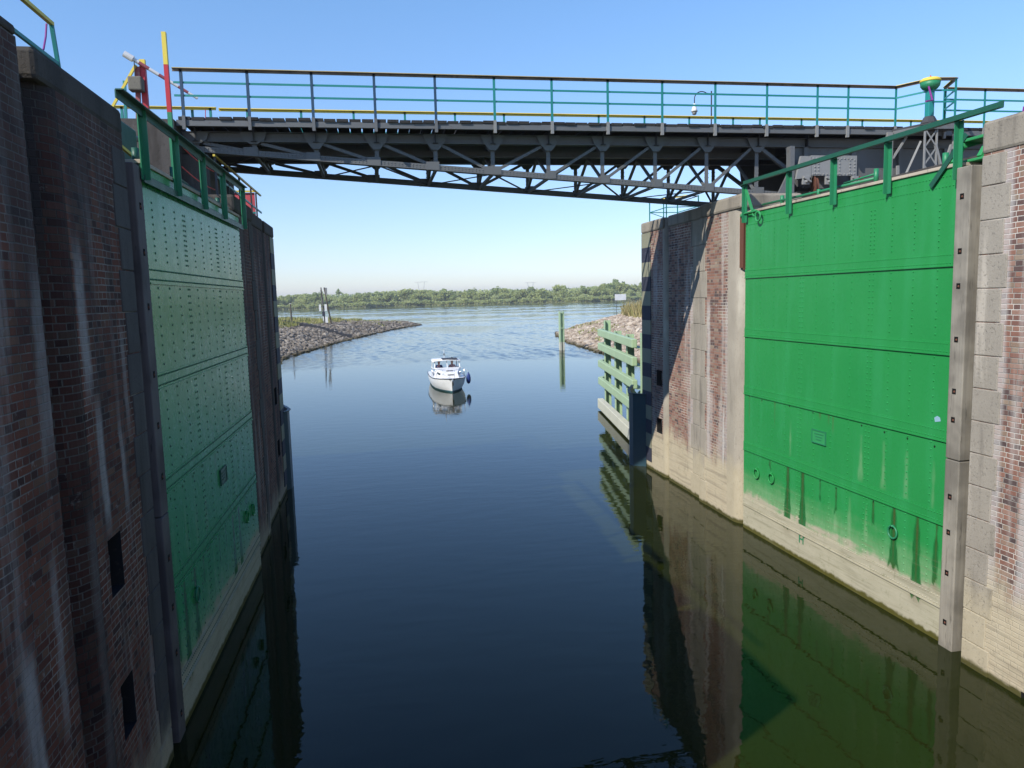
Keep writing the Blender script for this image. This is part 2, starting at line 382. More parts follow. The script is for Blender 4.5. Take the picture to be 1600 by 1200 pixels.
M['rail_wood'] = wood('brown_handrail', (0.16, 0.12, 0.09), (0.26, 0.20, 0.155), 'x')
M['post_blue'] = paint('dark_blue_post', (0.012, 0.05, 0.10), 0.45, 0.1, (0.05, 0.05, 0.05))  # front railing posts on the left, darker and bluer than the teal
M['yellow_lt'] = paint('bright_yellow_paint', (0.72, 0.56, 0.07), 0.45, 0.15, (0.3, 0.22, 0.1))
M['boom_red'] = paint('faded_red_paint', (0.32, 0.08, 0.09), 0.55, 0.3, (0.45, 0.35, 0.33))
M['sign_red'] = paint('faded_sign_red', (0.50, 0.07, 0.085), 0.6, 0.1, (0.5, 0.2, 0.2))
M['fender_pale'] = paint('bleached_waler', (0.50, 0.49, 0.38), 0.7, 0.4, (0.32, 0.36, 0.24), sc=4)
M['boat_white'] = paint('boat_gelcoat', (0.78, 0.77, 0.73), 0.22, 0.05, (0.55, 0.52, 0.47))
M['scuff'] = paint('pale_blue_scuff', (0.25, 0.42, 0.50), 0.6, 0.4, (0.1, 0.3, 0.2))
M['leaf_float'] = paint('floating_leaf_yellow', (0.42, 0.40, 0.16), 0.6, 0.2)
M['boat_teal'] = paint('boat_antifouling', (0.04, 0.13, 0.15), 0.5, 0.2, (0.1, 0.13, 0.1))
M['boat_glass'] = paint('boat_dark_glass', (0.02, 0.025, 0.03), 0.1, 0)
M['boat_blue'] = paint('boat_blue_cloth', (0.07, 0.12, 0.30), 0.8, 0, spec=0.2)
M['navy'] = paint('navy_cloth', (0.03, 0.035, 0.08), 0.85, 0, spec=0.2)
M['skin'] = paint('sunburnt_skin', (0.60, 0.29, 0.18), 0.55, 0)
M['hair_grey'] = paint('grey_hair', (0.22, 0.2, 0.18), 0.8, 0)
M['hair_dark'] = paint('brown_hair', (0.05, 0.03, 0.02), 0.8, 0)
M['flag'] = paint('pennant_cloth', (0.12, 0.05, 0.08), 0.9, 0)
M['fender_blue'] = paint('blue_vinyl', (0.02, 0.05, 0.20), 0.35, 0)
M['pylon'] = paint('galvanised_steel', (0.2, 0.21, 0.23), 0.6, 0)
M['leaf_wood'] = leaf_material('wood_foliage', (0.165, 0.19, 0.07), (0.24, 0.265, 0.10))
M['reed'] = rock_material('reed', [(0, (0.16, 0.19, 0.06)), (0.5, (0.26, 0.28, 0.10)), (1, (0.40, 0.35, 0.18))])
M['sq_y'] = paint('pale_yellow_marking', (0.23, 0.225, 0.15), 0.7, 0.5, (0.15, 0.145, 0.125))
M['sq_b'] = paint('blue_marking', (0.026, 0.028, 0.045), 0.7, 0.4, (0.12, 0.12, 0.14))
def chrome():
    g = G('polished_rail'); return g.out((0.7, 0.7, 0.7), 0.2, metal=1.0)
M['chrome'] = chrome()
def clear():
    g = G('clear_screen')
    t = g.node("ShaderNodeBsdfTransparent"); gl = g.node("ShaderNodeBsdfGlossy"); gl.inputs["Roughness"].default_value = 0.03
    mx = g.node("ShaderNodeMixShader"); mx.inputs[0].default_value = 0.10
    g.link(t.outputs[0], mx.inputs[1]); g.link(gl.outputs[0], mx.inputs[2]); g.link(mx.outputs[0], g.n["Material Output"].inputs["Surface"])
    return g.m
M['clear'] = clear()

# ------------------------------------------------------------------ mesh tools
class MB:
    def __init__(s):
        s.v = []; s.f = []
    def quad(s, *pts):
        k = len(s.v); s.v += [tuple(p) for p in pts]; s.f.append(tuple(range(k, k + len(pts))))
        return s
    def box(s, x0, x1, y0, y1, z0, z1):
        if x0 > x1: x0, x1 = x1, x0
        if y0 > y1: y0, y1 = y1, y0
        k = len(s.v)
        s.v += [(x0, y0, z0), (x1, y0, z0), (x1, y1, z0), (x0, y1, z0), (x0, y0, z1), (x1, y0, z1), (x1, y1, z1), (x0, y1, z1)]
        s.f += [tuple(k + i for i in q) for q in ((0, 3, 2, 1), (4, 5, 6, 7), (0, 1, 5, 4), (1, 2, 6, 5), (2, 3, 7, 6), (3, 0, 4, 7))]
        return s
    def prism(s, pts, z0, z1):
        """plan polygon extruded upwards"""
        k = len(s.v); n = len(pts)
        s.v += [(p[0], p[1], z0) for p in pts] + [(p[0], p[1], z1) for p in pts]
        s.f += [tuple(k + i for i in range(n))[::-1], tuple(k + n + i for i in range(n))]
        s.f += [(k + i, k + (i + 1) % n, k + n + (i + 1) % n, k + n + i) for i in range(n)]
        return s
    def bar(s, p, q, wd, ht, up=(0, 0, 1)):
        p, q = Vector(p), Vector(q)
        d = (q - p).normalized(); up = Vector(up)
        if abs(d.dot(up)) > 0.98: up = Vector((0, 1, 0))
        a = d.cross(up).normalized(); b = a.cross(d)
        k = len(s.v)
        for o in (p, q):
            for i, j in ((-1, -1), (1, -1), (1, 1), (-1, 1)):
                s.v.append(tuple(o + a * (i * wd / 2) + b * (j * ht / 2)))
        s.f += [tuple(k + i for i in r) for r in ((3, 2, 1, 0), (4, 5, 6, 7), (0, 1, 5, 4), (1, 2, 6, 5), (2, 3, 7, 6), (3, 0, 4, 7))]
        return s
    def angle(s, p, q, wd, t=0.012, up=(0, 0, 1), flip=1):
        """L-section bar"""
        p, q = Vector(p), Vector(q)
        d = (q - p).normalized(); up = Vector(up)
        if abs(d.dot(up)) > 0.98: up = Vector((0, 1, 0))
        a = d.cross(up).normalized() * flip; b = d.cross(a).normalized()
        s.bar(p + a * wd / 2, q + a * wd / 2, wd, t, b)
        s.bar(p + b * (wd / 2 + t / 2), q + b * (wd / 2 + t / 2), wd, t, a)
        return s
    def tube(s, pts, r, n=8, cap=True):
        pts = [Vector(p) for p in pts]
        rs = r if isinstance(r, (list, tuple)) else [r] * len(pts)
        k = len(s.v); prev = None
        for i, p in enumerate(pts):
            d = (pts[min(i + 1, len(pts) - 1)] - pts[max(i - 1, 0)]).normalized()
            if prev is None:
                a = d.cross(Vector((0, 0, 1)) if abs(d.z) < 0.9 else Vector((0, 1, 0))).normalized()
            else:
                a = (prev - d * prev.dot(d)).normalized()
            prev = a; b = d.cross(a)
            for j in range(n):
                t = 2 * math.pi * j / n
                s.v.append(tuple(p + (a * math.cos(t) + b * math.sin(t)) * rs[i]))
        for i in range(len(pts) - 1):
            for j in range(n):
                s.f.append((k + i * n + j, k + i * n + (j + 1) % n, k + (i + 1) * n + (j + 1) % n, k + (i + 1) * n + j))
        if cap:
            s.f.append(tuple(k + j for j in range(n))[::-1])
            e = k + (len(pts) - 1) * n
            s.f.append(tuple(e + j for j in range(n)))
        return s
    def lathe(s, prof, c, n=20):
        k = len(s.v); c = Vector(c)
        for r, z in prof:
            for j in range(n):
                t = 2 * math.pi * j / n
                s.v.append((c.x + r * math.cos(t), c.y + r * math.sin(t), c.z + z))
        for i in range(len(prof) - 1):
            for j in range(n):
                s.f.append((k + i * n + j, k + i * n + (j + 1) % n, k + (i + 1) * n + (j + 1) % n, k + (i + 1) * n + j))
        s.f.append(tuple(k + j for j in range(n))[::-1])
        e = k + (len(prof) - 1) * n
        s.f.append(tuple(e + j for j in range(n)))
        return s
    def rivet(s, p, nrm, r, h):
        p = Vector(p); nrm = Vector(nrm).normalized()
        a = nrm.orthogonal().normalized(); b = nrm.cross(a)
        k = len(s.v); m = 6
        for rr, hh in ((r, 0.0), (r * 0.62, h * 0.75)):
            for j in range(m):
                t = 2 * math.pi * j / m
                s.v.append(tuple(p + (a * math.cos(t) + b * math.sin(t)) * rr + nrm * hh))
        s.v.append(tuple(p + nrm * h))
        for j in range(m):
            s.f.append((k + j, k + (j + 1) % m, k + m + (j + 1) % m, k + m + j))
            s.f.append((k + m + j, k + m + (j + 1) % m, k + 2 * m))
        return s
    def torus(s, c, nrm, R, r, n=20, m=8):
        c = Vector(c); nrm = Vector(nrm).normalized()
        a = nrm.orthogonal().normalized(); b = nrm.cross(a)
        pts = [c + (a * math.cos(2 * math.pi * i / n) + b * math.sin(2 * math.pi * i / n)) * R for i in range(n + 1)]
        return s.tube(pts, r, m, cap=False)
    def build(s, name, mat, parent=None, smooth=False, bevel=0.0, local=False):
        off = Vector((0, 0, 0))
        if not local:
            q = parent
            while q is not None:
                off += q.location; q = q.parent
        me = bpy.data.meshes.new(name)
        me.from_pydata([(a - off.x, b - off.y, c - off.z) for a, b, c in s.v], [], s.f)
        bm = bmesh.new(); bm.from_mesh(me)
        bmesh.ops.recalc_face_normals(bm, faces=bm.faces)
        bm.to_mesh(me); bm.free()
        me.materials.append(mat)
        if smooth:
            me.polygons.foreach_set('use_smooth', [True] * len(me.polygons))
        o = bpy.data.objects.new(name, me)
        COL.objects.link(o)
        if parent: o.parent = parent
        if bevel:
            b = o.modifiers.new('bevel', 'BEVEL'); b.width = bevel; b.segments = 2; b.limit_method = 'ANGLE'
        return o

def raw_mesh(name, verts, faces_flat, nper, mat, parent=None, tint=None, smooth=False):
    """fast builder from numpy arrays; every face has nper corners"""
    me = bpy.data.meshes.new(name)
    nf = len(faces_flat) // nper
    me.vertices.add(len(verts)); me.vertices.foreach_set('co', np.asarray(verts, np.float32).ravel())
    me.loops.add(len(faces_flat)); me.loops.foreach_set('vertex_index', np.asarray(faces_flat, np.int32))
    me.polygons.add(nf); me.polygons.foreach_set('loop_start', np.arange(nf, dtype=np.int32) * nper)
    me.polygons.foreach_set('loop_total', np.full(nf, nper, np.int32))
    if tint is not None:
        at = me.attributes.new('tint', 'FLOAT', 'POINT'); at.data.foreach_set('value', np.asarray(tint, np.float32))
    me.update(calc_edges=True); me.validate()
    me.polygons.foreach_set('use_smooth', [smooth] * len(me.polygons))
    me.materials.append(mat)
    o = bpy.data.objects.new(name, me); COL.objects.link(o)
    if parent: o.parent = parent
    return o

def tag(o, label=None, cat=None, group=None, kind=None):
    if label: o['label'] = label
    if cat: o['category'] = cat
    if group: o['group'] = group
    if kind: o['kind'] = kind
    return o
def thing(name, label, cat, loc=(0, 0, 0), group=None):
    o = bpy.data.objects.new(name, None); COL.objects.link(o)
    o.location = loc; o.empty_display_size = 0.3
    return tag(o, label, cat, group)

# ------------------------------------------------------------------ the setting: water, land
# water: a calm sheet, with a finely meshed piece where the wind ruffles it
wx0, wx1, wy0, wy1 = -45.0, 70.0, 56.0, 196.0
gx = np.linspace(wx0, wx1, 560); gy = np.linspace(wy0, wy1, 900)
X, Y = np.meshgrid(gx, gy)
wr = np.random.default_rng(3)
Hw = np.zeros_like(X)
for _ in range(46):
    lam = wr.uniform(0.45, 0.95); th = wr.normal(1.35, 0.55); ph = wr.uniform(0, 6.28)
    Hw += 0.0020 * lam * np.sin((X * math.cos(th) + Y * math.sin(th)) * 2 * math.pi / lam + ph)
def blob(n, lx, ly, seed):
    r = np.random.default_rng(seed); f = np.zeros_like(X)
    for _ in range(n):
        f += np.sin(X * r.uniform(0.5, 1.6) / lx + Y * r.uniform(0.5, 1.6) / ly * r.choice([-1, 1]) + r.uniform(0, 6.28))
    return f / math.sqrt(n)
sm = lambda v, a, b: np.clip((v - a) / (b - a), 0, 1) ** 2 * (3 - 2 * np.clip((v - a) / (b - a), 0, 1))
mask = sm(Y + 3.5 * blob(5, 7, 9, 1) + 0.12 * (X - 5), 66, 73)
calm = np.exp(-(((X - 13 + (Y - 145) * 0.1) / 11) ** 2 + ((Y - 146) / 17) ** 2) * 0.9) * 1.5 + 0.35 * blob(6, 16, 7, 2)
mask *= 1 - 0.85 * sm(calm, 0.55, 1.0)
mask *= 0.55 + 0.45 * sm(blob(7, 9, 6, 4), -0.8, 0.8)
mask *= sm(X, wx0, wx0 + 4) * (1 - sm(X, wx1 - 4, wx1)) * (1 - sm(Y, wy1 - 5, wy1))
Hw *= mask
idx = np.arange(X.size).reshape(X.shape)
q = np.stack([idx[:-1, :-1], idx[:-1, 1:], idx[1:, 1:], idx[1:, :-1]], -1).reshape(-1, 4)
V = np.stack([X, Y, Hw], -1).reshape(-1, 3)
n1 = len(V)
vx0, vx1, vy1 = -150.0, 270.0, 634.0
gx2 = np.linspace(vx0, vx1, 560); gy2 = np.linspace(wy1, vy1, 860)
X2, Y2 = np.meshgrid(gx2, gy2)
H2 = np.zeros_like(X2)
for _ in range(40):
    lam = wr.uniform(1.6, 4.5); th = wr.normal(1.45, 0.5); ph = wr.uniform(0, 6.28)
    H2 += 0.0017 * lam * np.sin((X2 * math.cos(th) + Y2 * math.sin(th)) * 2 * math.pi / lam + ph)
X, Y = X2, Y2
gust = 0.25 + 0.75 * sm(blob(8, 45, 13, 12), -0.5, 0.7)
H2 *= gust * sm(X2, vx0, vx0 + 5) * (1 - sm(X2, vx1 - 5, vx1)) * sm(Y2, wy1, wy1 + 10) * (1 - sm(Y2, vy1 - 5, vy1))
idx2 = np.arange(X2.size).reshape(X2.shape)
q2 = np.stack([idx2[:-1, :-1], idx2[:-1, 1:], idx2[1:, 1:], idx2[1:, :-1]], -1).reshape(-1, 4) + n1
V2 = np.stack([X2, Y2, H2], -1).reshape(-1, 3)
ring, rq = [], []
for x0_, x1_, y0_, y1_ in ((-2600, 2600, -60, wy0), (-2600, wx0, wy0, wy1), (wx1, 2600, wy0, wy1), (-2600, vx0, wy1, vy1), (vx1, 2600, wy1, vy1), (-2600, 2600, vy1, 3000)):
    k_ = n1 + len(V2) + len(ring)
    ring += [(x0_, y0_, 0), (x1_, y0_, 0), (x1_, y1_, 0), (x0_, y1_, 0)]; rq.append((k_, k_ + 1, k_ + 2, k_ + 3))
tag(raw_mesh('water', np.vstack([V, V2, np.array(ring, float)]), np.vstack([q, q2, np.array(rq)]).ravel(), 4, M['water'], smooth=True), kind='structure')
gm = MB()
gm.quad((-9000, -400, -3), (9000, -400, -3), (9000, 9000, -3), (-9000, 9000, -3))
tag(gm.build('ground', M['farland']), kind='structure')

# far meadow with an uneven shore
def shore_y(x):
    return 640 + 14 * math.sin(x * 0.021 + 1) + 7 * math.sin(x * 0.06) + 3 * math.sin(x * 0.17)
fm = MB()
xs = [-2500, -1200, -600] + list(np.arange(-400, 600, 8.0)) + [700, 1200, 2500]
for a, b in zip(xs[:-1], xs[1:]):
    ya, yb = shore_y(a), shore_y(b)
    fm.quad((a, ya - 2, -0.5), (b, yb - 2, -0.5), (b, yb + 3, 0.8), (a, ya + 3, 0.8))
    fm.quad((a, ya + 3, 0.8), (b, yb + 3, 0.8), (b, 8500, 1.5), (a, 8500, 1.5))
tag(fm.build('far_bank', M['farland']), kind='structure')

# near banks: height from the distance to the waterline
LEFT = [(-9, 20), (-10, 30), (-13.2, 60), (-12.9, 86), (-9.6, 108), (-6.8, 124), (-2.0, 146), (3, 167), (8, 181), (6, 187), (-12, 196), (-60, 215), (-200, 260), (-200, 20)]
RIGHT = [(7.6, 20), (7.6, 27), (13, 36), (19.2, 50), (19.8, 74), (21.3, 95), (24, 112), (26.2, 121), (31, 129), (48, 143), (90, 170), (220, 250), (220, 20)]
def inside(poly, X, Y):
    r = np.zeros(X.shape, bool); n = len(poly)
    for i in range(n):
        x0, y0 = poly[i]; x1, y1 = poly[(i + 1) % n]
        c = ((y0 > Y) != (y1 > Y)) & (X < (x1 - x0) * (Y - y0) / (y1 - y0 + 1e-12) + x0)
        r ^= c
    return r
def dist(poly, X, Y):
    d = np.full(X.shape, 1e9)
    for i in range(len(poly) - 2):
        a = np.array(poly[i], float); b = np.array(poly[i + 1], float); e = b - a
        t = np.clip(((X - a[0]) * e[0] + (Y - a[1]) * e[1]) / (e @ e), 0, 1)
        d = np.minimum(d, np.hypot(X - a[0] - t * e[0], Y - a[1] - t * e[1]))
    return d
def crest(side, X, Y):
    if side < 0:
        return np.interp(Y, [0, 118, 150, 181], [3.25, 3.25, 2.7, 0.9])
    return np.interp(Y, [0, 130], [3.6, 3.6]) + np.clip((X - 40) * 0.03, 0, 1.4)
def height(side, X, Y):
    poly = LEFT if side < 0 else RIGHT
    d = dist(poly, X, Y); ins = inside(poly, X, Y)
    c = crest(side, X, Y)
    slope = 0.38 if side < 0 else 0.34
    h = np.where(ins, c * (1 - np.exp(-np.maximum(0, (d * slope / c)) ** 1.25 * 1.25)), -d * 0.5)
    bump = 0.12 * np.sin(X * 0.7 + Y * 0.31) * np.sin(Y * 0.53 - X * 0.2)
    h = h + np.where(ins & (d > 1), bump, 0)
    up = np.clip((44 - Y) / 18, 0, 1) * np.clip((np.abs(X) - 9) / 6, 0, 1)
    return np.where(ins, h + up * (8.1 - np.minimum(h, 8)), h)
for side, poly, nm, x0, x1 in ((-1, LEFT, 'bank', -110, 14), (1, RIGHT, 'bank', 6, 190)):
    gx = np.arange(x0, x1, 1.25); gy = np.arange(25.3, 235, 1.25)
    X, Y = np.meshgrid(gx, gy)
    H = height(side, X, Y)
    nx_, ny_ = len(gx), len(gy)
    V = np.stack([X, Y, np.maximum(H, -1.5)], -1).reshape(-1, 3)
    idx = np.arange(nx_ * ny_).reshape(ny_, nx_)
    q = np.stack([idx[:-1, :-1], idx[:-1, 1:], idx[1:, 1:], idx[1:, :-1]], -1).reshape(-1, 4)
    q = q[V[q, 2].max(1) > -1.2]
    tag(raw_mesh(nm, V, q.ravel(), 4, M['soil'], smooth=True), kind='structure')
    # rubble on the slope
    want = 13000
    px = rng.uniform(x0, min(x1, 75), 160000); py = rng.uniform(42, 200 if side < 0 else 165, 160000)
    ins = inside(poly, px, py); d = dist(poly, px, py)
    hh = height(side, px, py)
    lim = 9.5 if side < 0 else 11.5
    keep = ins & (d < lim + rng.normal(0, 0.6, px.shape)) & (hh > -0.1)
    px, py, hh = px[keep], py[keep], hh[keep]
    wgt = 1.0 / np.maximum(py, 50) ** 0.6; sel = rng.random(len(px)) < want * wgt / wgt.sum()
    px, py, hh = px[sel], py[sel], hh[sel]
    ico = bmesh.new(); bmesh.ops.create_icosphere(ico, subdivisions=1, radius=1.0)
    iv = np.array([v.co[:] for v in ico.verts]); ico.verts.index_update()
    itri = np.array([[v.index for v in f.verts] for f in ico.faces]); ico.free()
    k = len(px); nv = len(iv)
    size = rng.uniform(0.14, 0.36, k) * np.where(rng.random(k) < 0.08, 1.5, 1)
    sc = size[:, None] * rng.uniform(0.6, 1.25, (k, 3)) * np.array([1, 1, 0.6])
    R = rng.uniform(0.72, 1.28, (k, nv, 1))
    P = iv[None] * R * sc[:, None, :]
    ang = rng.uniform(0, 6.28, k); ca, sa = np.cos(ang)[:, None], np.sin(ang)[:, None]
    P = np.stack([P[..., 0] * ca - P[..., 1] * sa, P[..., 0] * sa + P[..., 1] * ca, P[..., 2]], -1)
    P += np.stack([px, py, hh + 0.05], -1)[:, None, :]
    F = (itri[None] + (np.arange(k) * nv)[:, None, None]).reshape(-1)
    tint = np.repeat(np.clip(rng.normal(0.5, 0.28, k), 0, 1), nv)
    tag(raw_mesh('riprap', P.reshape(-1, 3), F, 3, M['rock_l'] if side < 0 else M['rock_r'], tint=tint), kind='stuff')
    # tall grass on the crest
    def blades(cnt, dlo, dhi, ylo, yhi, hlo, hhi, mat, name, xmax=90, tlo=0.0, thi=1.0, wd=0.16, dens=-0.35):
        ax = rng.uniform(x0, min(x1, xmax), cnt * 14); ay = rng.uniform(ylo, yhi, cnt * 14)
        dd = dist(poly, ax, ay); ok = inside(poly, ax, ay) & (dd > dlo) & (dd < dhi)
        clump = np.sin(ax * 1.1 + 2 * np.sin(ay * 0.4)) * np.sin(ay * 0.9 + np.sin(ax * 0.7)) > dens
        ax, ay = ax[ok & clump][:cnt], ay[ok & clump][:cnt]
        az = height(side, ax, ay) - 0.05; n = len(ax)
        hgt = rng.uniform(hlo, hhi, n) * (0.75 + 0.35 * np.sin(ax * 0.5 + ay * 0.33)); th = rng.uniform(0, 3.14, n); ww = rng.uniform(0.5, 1.2, n) * wd
        lean = rng.normal(0, 0.22, (n, 2)) * hgt[:, None]
        a = np.stack([ax - np.cos(th) * ww, ay - np.sin(th) * ww, az], -1)
        b = np.stack([ax + np.cos(th) * ww, ay + np.sin(th) * ww, az], -1)
        c = np.stack([ax + lean[:, 0], ay + lean[:, 1], az + hgt], -1)
        V = np.stack([a, b, c], 1).reshape(-1, 3)
        t = rng.uniform(tlo, thi, n)
        return tag(raw_mesh(name, V, np.arange(n * 3), 3, mat, tint=np.repeat(t, 3)), kind='stuff')
    if side < 0:
        blades(60000, 8.2, 30, 70, 182, 0.35, 0.95, M['greengrass'], 'grass', 12, dens=-0.9, wd=0.12)
        blades(1500, 2.0, 9, 150, 182, 0.2, 0.5, M['greengrass'], 'weeds', 12, 0, 0.6)
    else:
        blades(60000, 10.4, 45, 70, 168, 1.0, 2.5, M['drygrass'], 'dry_grass', 80, dens=-0.9, wd=0.13)
        blades(1500, 2.0, 7, 84, 125, 0.2, 0.55, M['greengrass'], 'weeds', 60, 0.1, 0.7)
        blades(1400, 16, 40, 120, 160, 1.6, 2.3, M['reddock'], 'dock_plants', 90, wd=0.1)

# lock plateau behind the walls
for s in (-1, 1):
    pm = MB().box(s * 7.6, s * 60, 4.15, 25.0, -1, 8.2)
    tag(pm.build('lock_side_ground', M['gravel']), kind='structure')
    pm = MB().box(s * 6.6, s * 60, -40, 4.08, -1, 4.75)
    tag(pm.build('chamber_side_ground', M['gravel']), kind='structure')

# ------------------------------------------------------------------ lock walls
def arc(cy, cd, r, a0, a1, n=7):
    return [(cy + r * math.cos(a0 + (a1 - a0) * i / n), cd + r * math.sin(a0 + (a1 - a0) * i / n)) for i in range(n + 1)]

ZB, ZT = -1.2, 8.38
def face_strip(mb, s, y0, y1, d, z0=ZB, z1=ZT, holes=(), nb=None):
    mb_ = mb
    ys = sorted({y0, y1, *[h[0] for h in holes], *[h[1] for h in holes]})
    zs = sorted({z0, z1, *[h[2] for h in holes], *[h[3] for h in holes]})
    for a, b in zip(ys[:-1], ys[1:]):
        for c, e in zip(zs[:-1], zs[1:]):
            my, mz = (a + b) / 2, (c + e) / 2; mb = mb_
            if any(h[0] < my < h[1] and h[2] < mz < h[3] for h in holes):
                D = d + 0.38
                mb = nb
                mb.quad((s * D, a, c), (s * D, b, c), (s * D, b, e), (s * D, a, e))
                mb.quad((s * d, a, c), (s * D, a, c), (s * D, a, e), (s * d, a, e))
                mb.quad((s * d, b, c), (s * D, b, c), (s * D, b, e), (s * d, b, e))
                mb.quad((s * d, a, c), (s * D, a, c), (s * D, b, c), (s * d, b, c))
                mb.quad((s * d, a, e), (s * D, a, e), (s * D, b, e), (s * d, b, e))
            else:
                mb.quad((s * d, a, c), (s * d, b, c), (s * d, b, e), (s * d, a, e))
def profile(mb, s, pts, z0=ZB, z1=ZT):
    for (ya, da), (yb, db) in zip(pts[:-1], pts[1:]):
        mb.quad((s * da, ya, z0), (s * db, yb, z0), (s * db, yb, z1), (s * da, ya, z1))

YE = {-1: 10.262, 1: 10.15}
NICHE_NEAR = [(8.58, 9.0, 2.88, 3.52), (8.58, 9.0, 1.22, 1.86), (8.58, 9.0, -0.35, 0.1)]
NICHE_FAR = [(23.3, 23.8, 2.98, 3.5), (23.3, 23.8, 1.4, 1.9)]
for s in (-1, 1):
    L = s < 0
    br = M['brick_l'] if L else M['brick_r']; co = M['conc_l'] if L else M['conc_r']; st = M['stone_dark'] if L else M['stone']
    wall = thing('lock_wall', 'shadowed sooty brick lock wall on the left bank of the channel' if L else
                 'sunlit red brick lock wall with pale stone edges on the right bank', 'wall', (s * 6.6, 15, 0))
    # low chamber wall towards the viewer
    b = MB(); face_strip(b, s, -40, 4.1, 6.0, ZB, 4.78); b.quad((s * 6, -40, 4.78), (s * 6, 4.1, 4.78), (s * 6.7, 4.1, 4.78), (s * 6.7, -40, 4.78))
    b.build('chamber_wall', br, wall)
    # near pier
    b = MB()
    b.quad((s * 6.0, 4.1, ZB), (s * 7.7, 4.1, ZB), (s * 7.7, 4.1, ZT), (s * 6.0, 4.1, ZT))
    face_strip(b, s, 4.1, 7.5, 6.0)
    nb = MB(); face_strip(b, s, 8.28, YE[s] - 0.012, 6.0, holes=NICHE_NEAR, nb=nb)
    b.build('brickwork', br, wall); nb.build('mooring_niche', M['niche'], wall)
    b = MB(); GP_ = ([(7.5, 6.0), (7.5, 6.36), (7.86, 6.36)] + [(8.22 - 0.36 * math.cos(t), 6.36 - 0.36 * math.sin(t)) for t in np.linspace(0, math.pi / 2, 9)] + [(8.28, 6.0)])
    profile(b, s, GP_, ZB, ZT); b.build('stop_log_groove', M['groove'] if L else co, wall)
    b = MB(); zz = -0.6; k = 0
    while zz < 7.9:
        hgt = 0.505; wd = 0.52 if k % 2 else 0.44
        b.box(s * 5.985, s * 6.3, YE[s] - wd - random.uniform(0, 0.03), YE[s], zz + 0.006, min(zz + hgt, 7.93) - 0.006)
        zz += hgt; k += 1
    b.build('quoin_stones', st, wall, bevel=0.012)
    b = MB(); ye = YE[s] - 0.012; b.quad((s * 6.0, ye, ZB), (s * 7.1, ye, ZB), (s * 7.1, ye, ZT), (s * 6.0, ye, ZT))
    profile(b, s, [(ye, 7.1), (17.7, 7.1)], ZB, 8.2)
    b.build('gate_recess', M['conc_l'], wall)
    # coping of the near pier
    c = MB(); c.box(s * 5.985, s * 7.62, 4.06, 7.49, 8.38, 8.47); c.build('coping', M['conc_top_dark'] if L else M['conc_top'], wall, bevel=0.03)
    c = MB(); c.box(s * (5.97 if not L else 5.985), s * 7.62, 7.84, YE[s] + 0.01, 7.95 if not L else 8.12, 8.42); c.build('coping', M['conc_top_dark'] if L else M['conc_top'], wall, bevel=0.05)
    # far pier
    b = MB()
    profile(b, s, [(17.7, 7.1), (17.7, 6.4)] + [(18.1 - 0.4 * math.cos(t), 6.4 - 0.4 * math.sin(t)) for t in np.linspace(0, math.pi / 2, 9)] + [(18.45, 6.0)])
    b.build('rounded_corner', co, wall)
    b = MB()
    face_strip(b, s, 18.45, 19.82, 6.0)
    face_strip(b, s, 20.85, 22.72, 6.1)
    nb = MB(); face_strip(b, s, 23.22, 25.1, 6.1, holes=NICHE_FAR, nb=nb); nb.build('mooring_niche', M['niche'], wall)
    b.quad((s * 6.1, 25.1, ZB), (s * 12, 25.1, ZB), (s * 12, 25.1, ZT), (s * 6.1, 25.1, ZT))
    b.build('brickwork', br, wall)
    b = MB(); zz = -0.8; k = 0
    while zz < 8.3:
        hgt = 0.74
        b.box(s * (5.985 if k % 1 == 0 else 6), s * 6.3, 19.82 - (0.12 if k % 2 else 0), 20.17, zz + 0.005, min(zz + hgt, 8.06) - 0.005)
        b.box(s * 6.085, s * 6.3, 20.17, 20.85 + (0.15 if k % 2 else 0), zz + 0.005, min(zz + hgt, 8.06) - 0.005)
        zz += hgt; k += 1
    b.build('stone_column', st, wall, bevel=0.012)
    b = MB(); profile(b, s, [(22.72, 6.1), (22.72, 6.44), (22.95, 6.44)] + [(23.2 - 0.25 * math.cos(t), 6.36 - 0.26 * math.sin(t)) for t in np.linspace(0, math.pi / 2, 7)] + [(23.22, 6.1)])
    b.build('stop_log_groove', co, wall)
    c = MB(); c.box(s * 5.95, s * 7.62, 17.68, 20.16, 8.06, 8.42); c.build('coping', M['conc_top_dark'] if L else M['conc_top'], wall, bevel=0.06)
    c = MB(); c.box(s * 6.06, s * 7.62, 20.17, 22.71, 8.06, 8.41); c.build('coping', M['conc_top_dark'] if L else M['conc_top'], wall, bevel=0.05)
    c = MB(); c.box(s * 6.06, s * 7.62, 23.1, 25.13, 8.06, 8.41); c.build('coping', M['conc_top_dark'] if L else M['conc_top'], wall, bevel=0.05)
    # mooring hooks inside the niches
    for h in NICHE_NEAR[:2] + NICHE_FAR:
        c = MB(); ym = (h[0] + h[1]) / 2
        d0 = 6.0 if h[0] < 20 else 6.1
        c.tube([(s * (d0 + 0.36), ym + 0.1, h[2] + 0.15), (s * (d0 + 0.1), ym, h[2] + 0.2), (s * (d0 + 0.08), ym - 0.04, h[2] + 0.42), (s * (d0 + 0.16), ym - 0.1, h[3] - 0.08)], 0.03, 8)
        c.build('mooring_hook', M['steel_dk'], wall, smooth=True)
for wall in [o for o in COL.objects if o.name.startswith('lock_wall')]:
    s = -1 if wall.location.x < 0 else 1
    for k, zc in enumerate(np.arange(8.05, 0.6, -0.487)):
        c = MB(); c.box(s * 6.075, s * 6.2, 24.28, 25.115, zc - 0.487, zc - 0.002)
        o = c.build('marker_square', M['sq_y'] if k % 2 == 0 else M['sq_b'], wall)
        o['label'] = 'faded yellow square' if k % 2 == 0 else 'faded blue square'

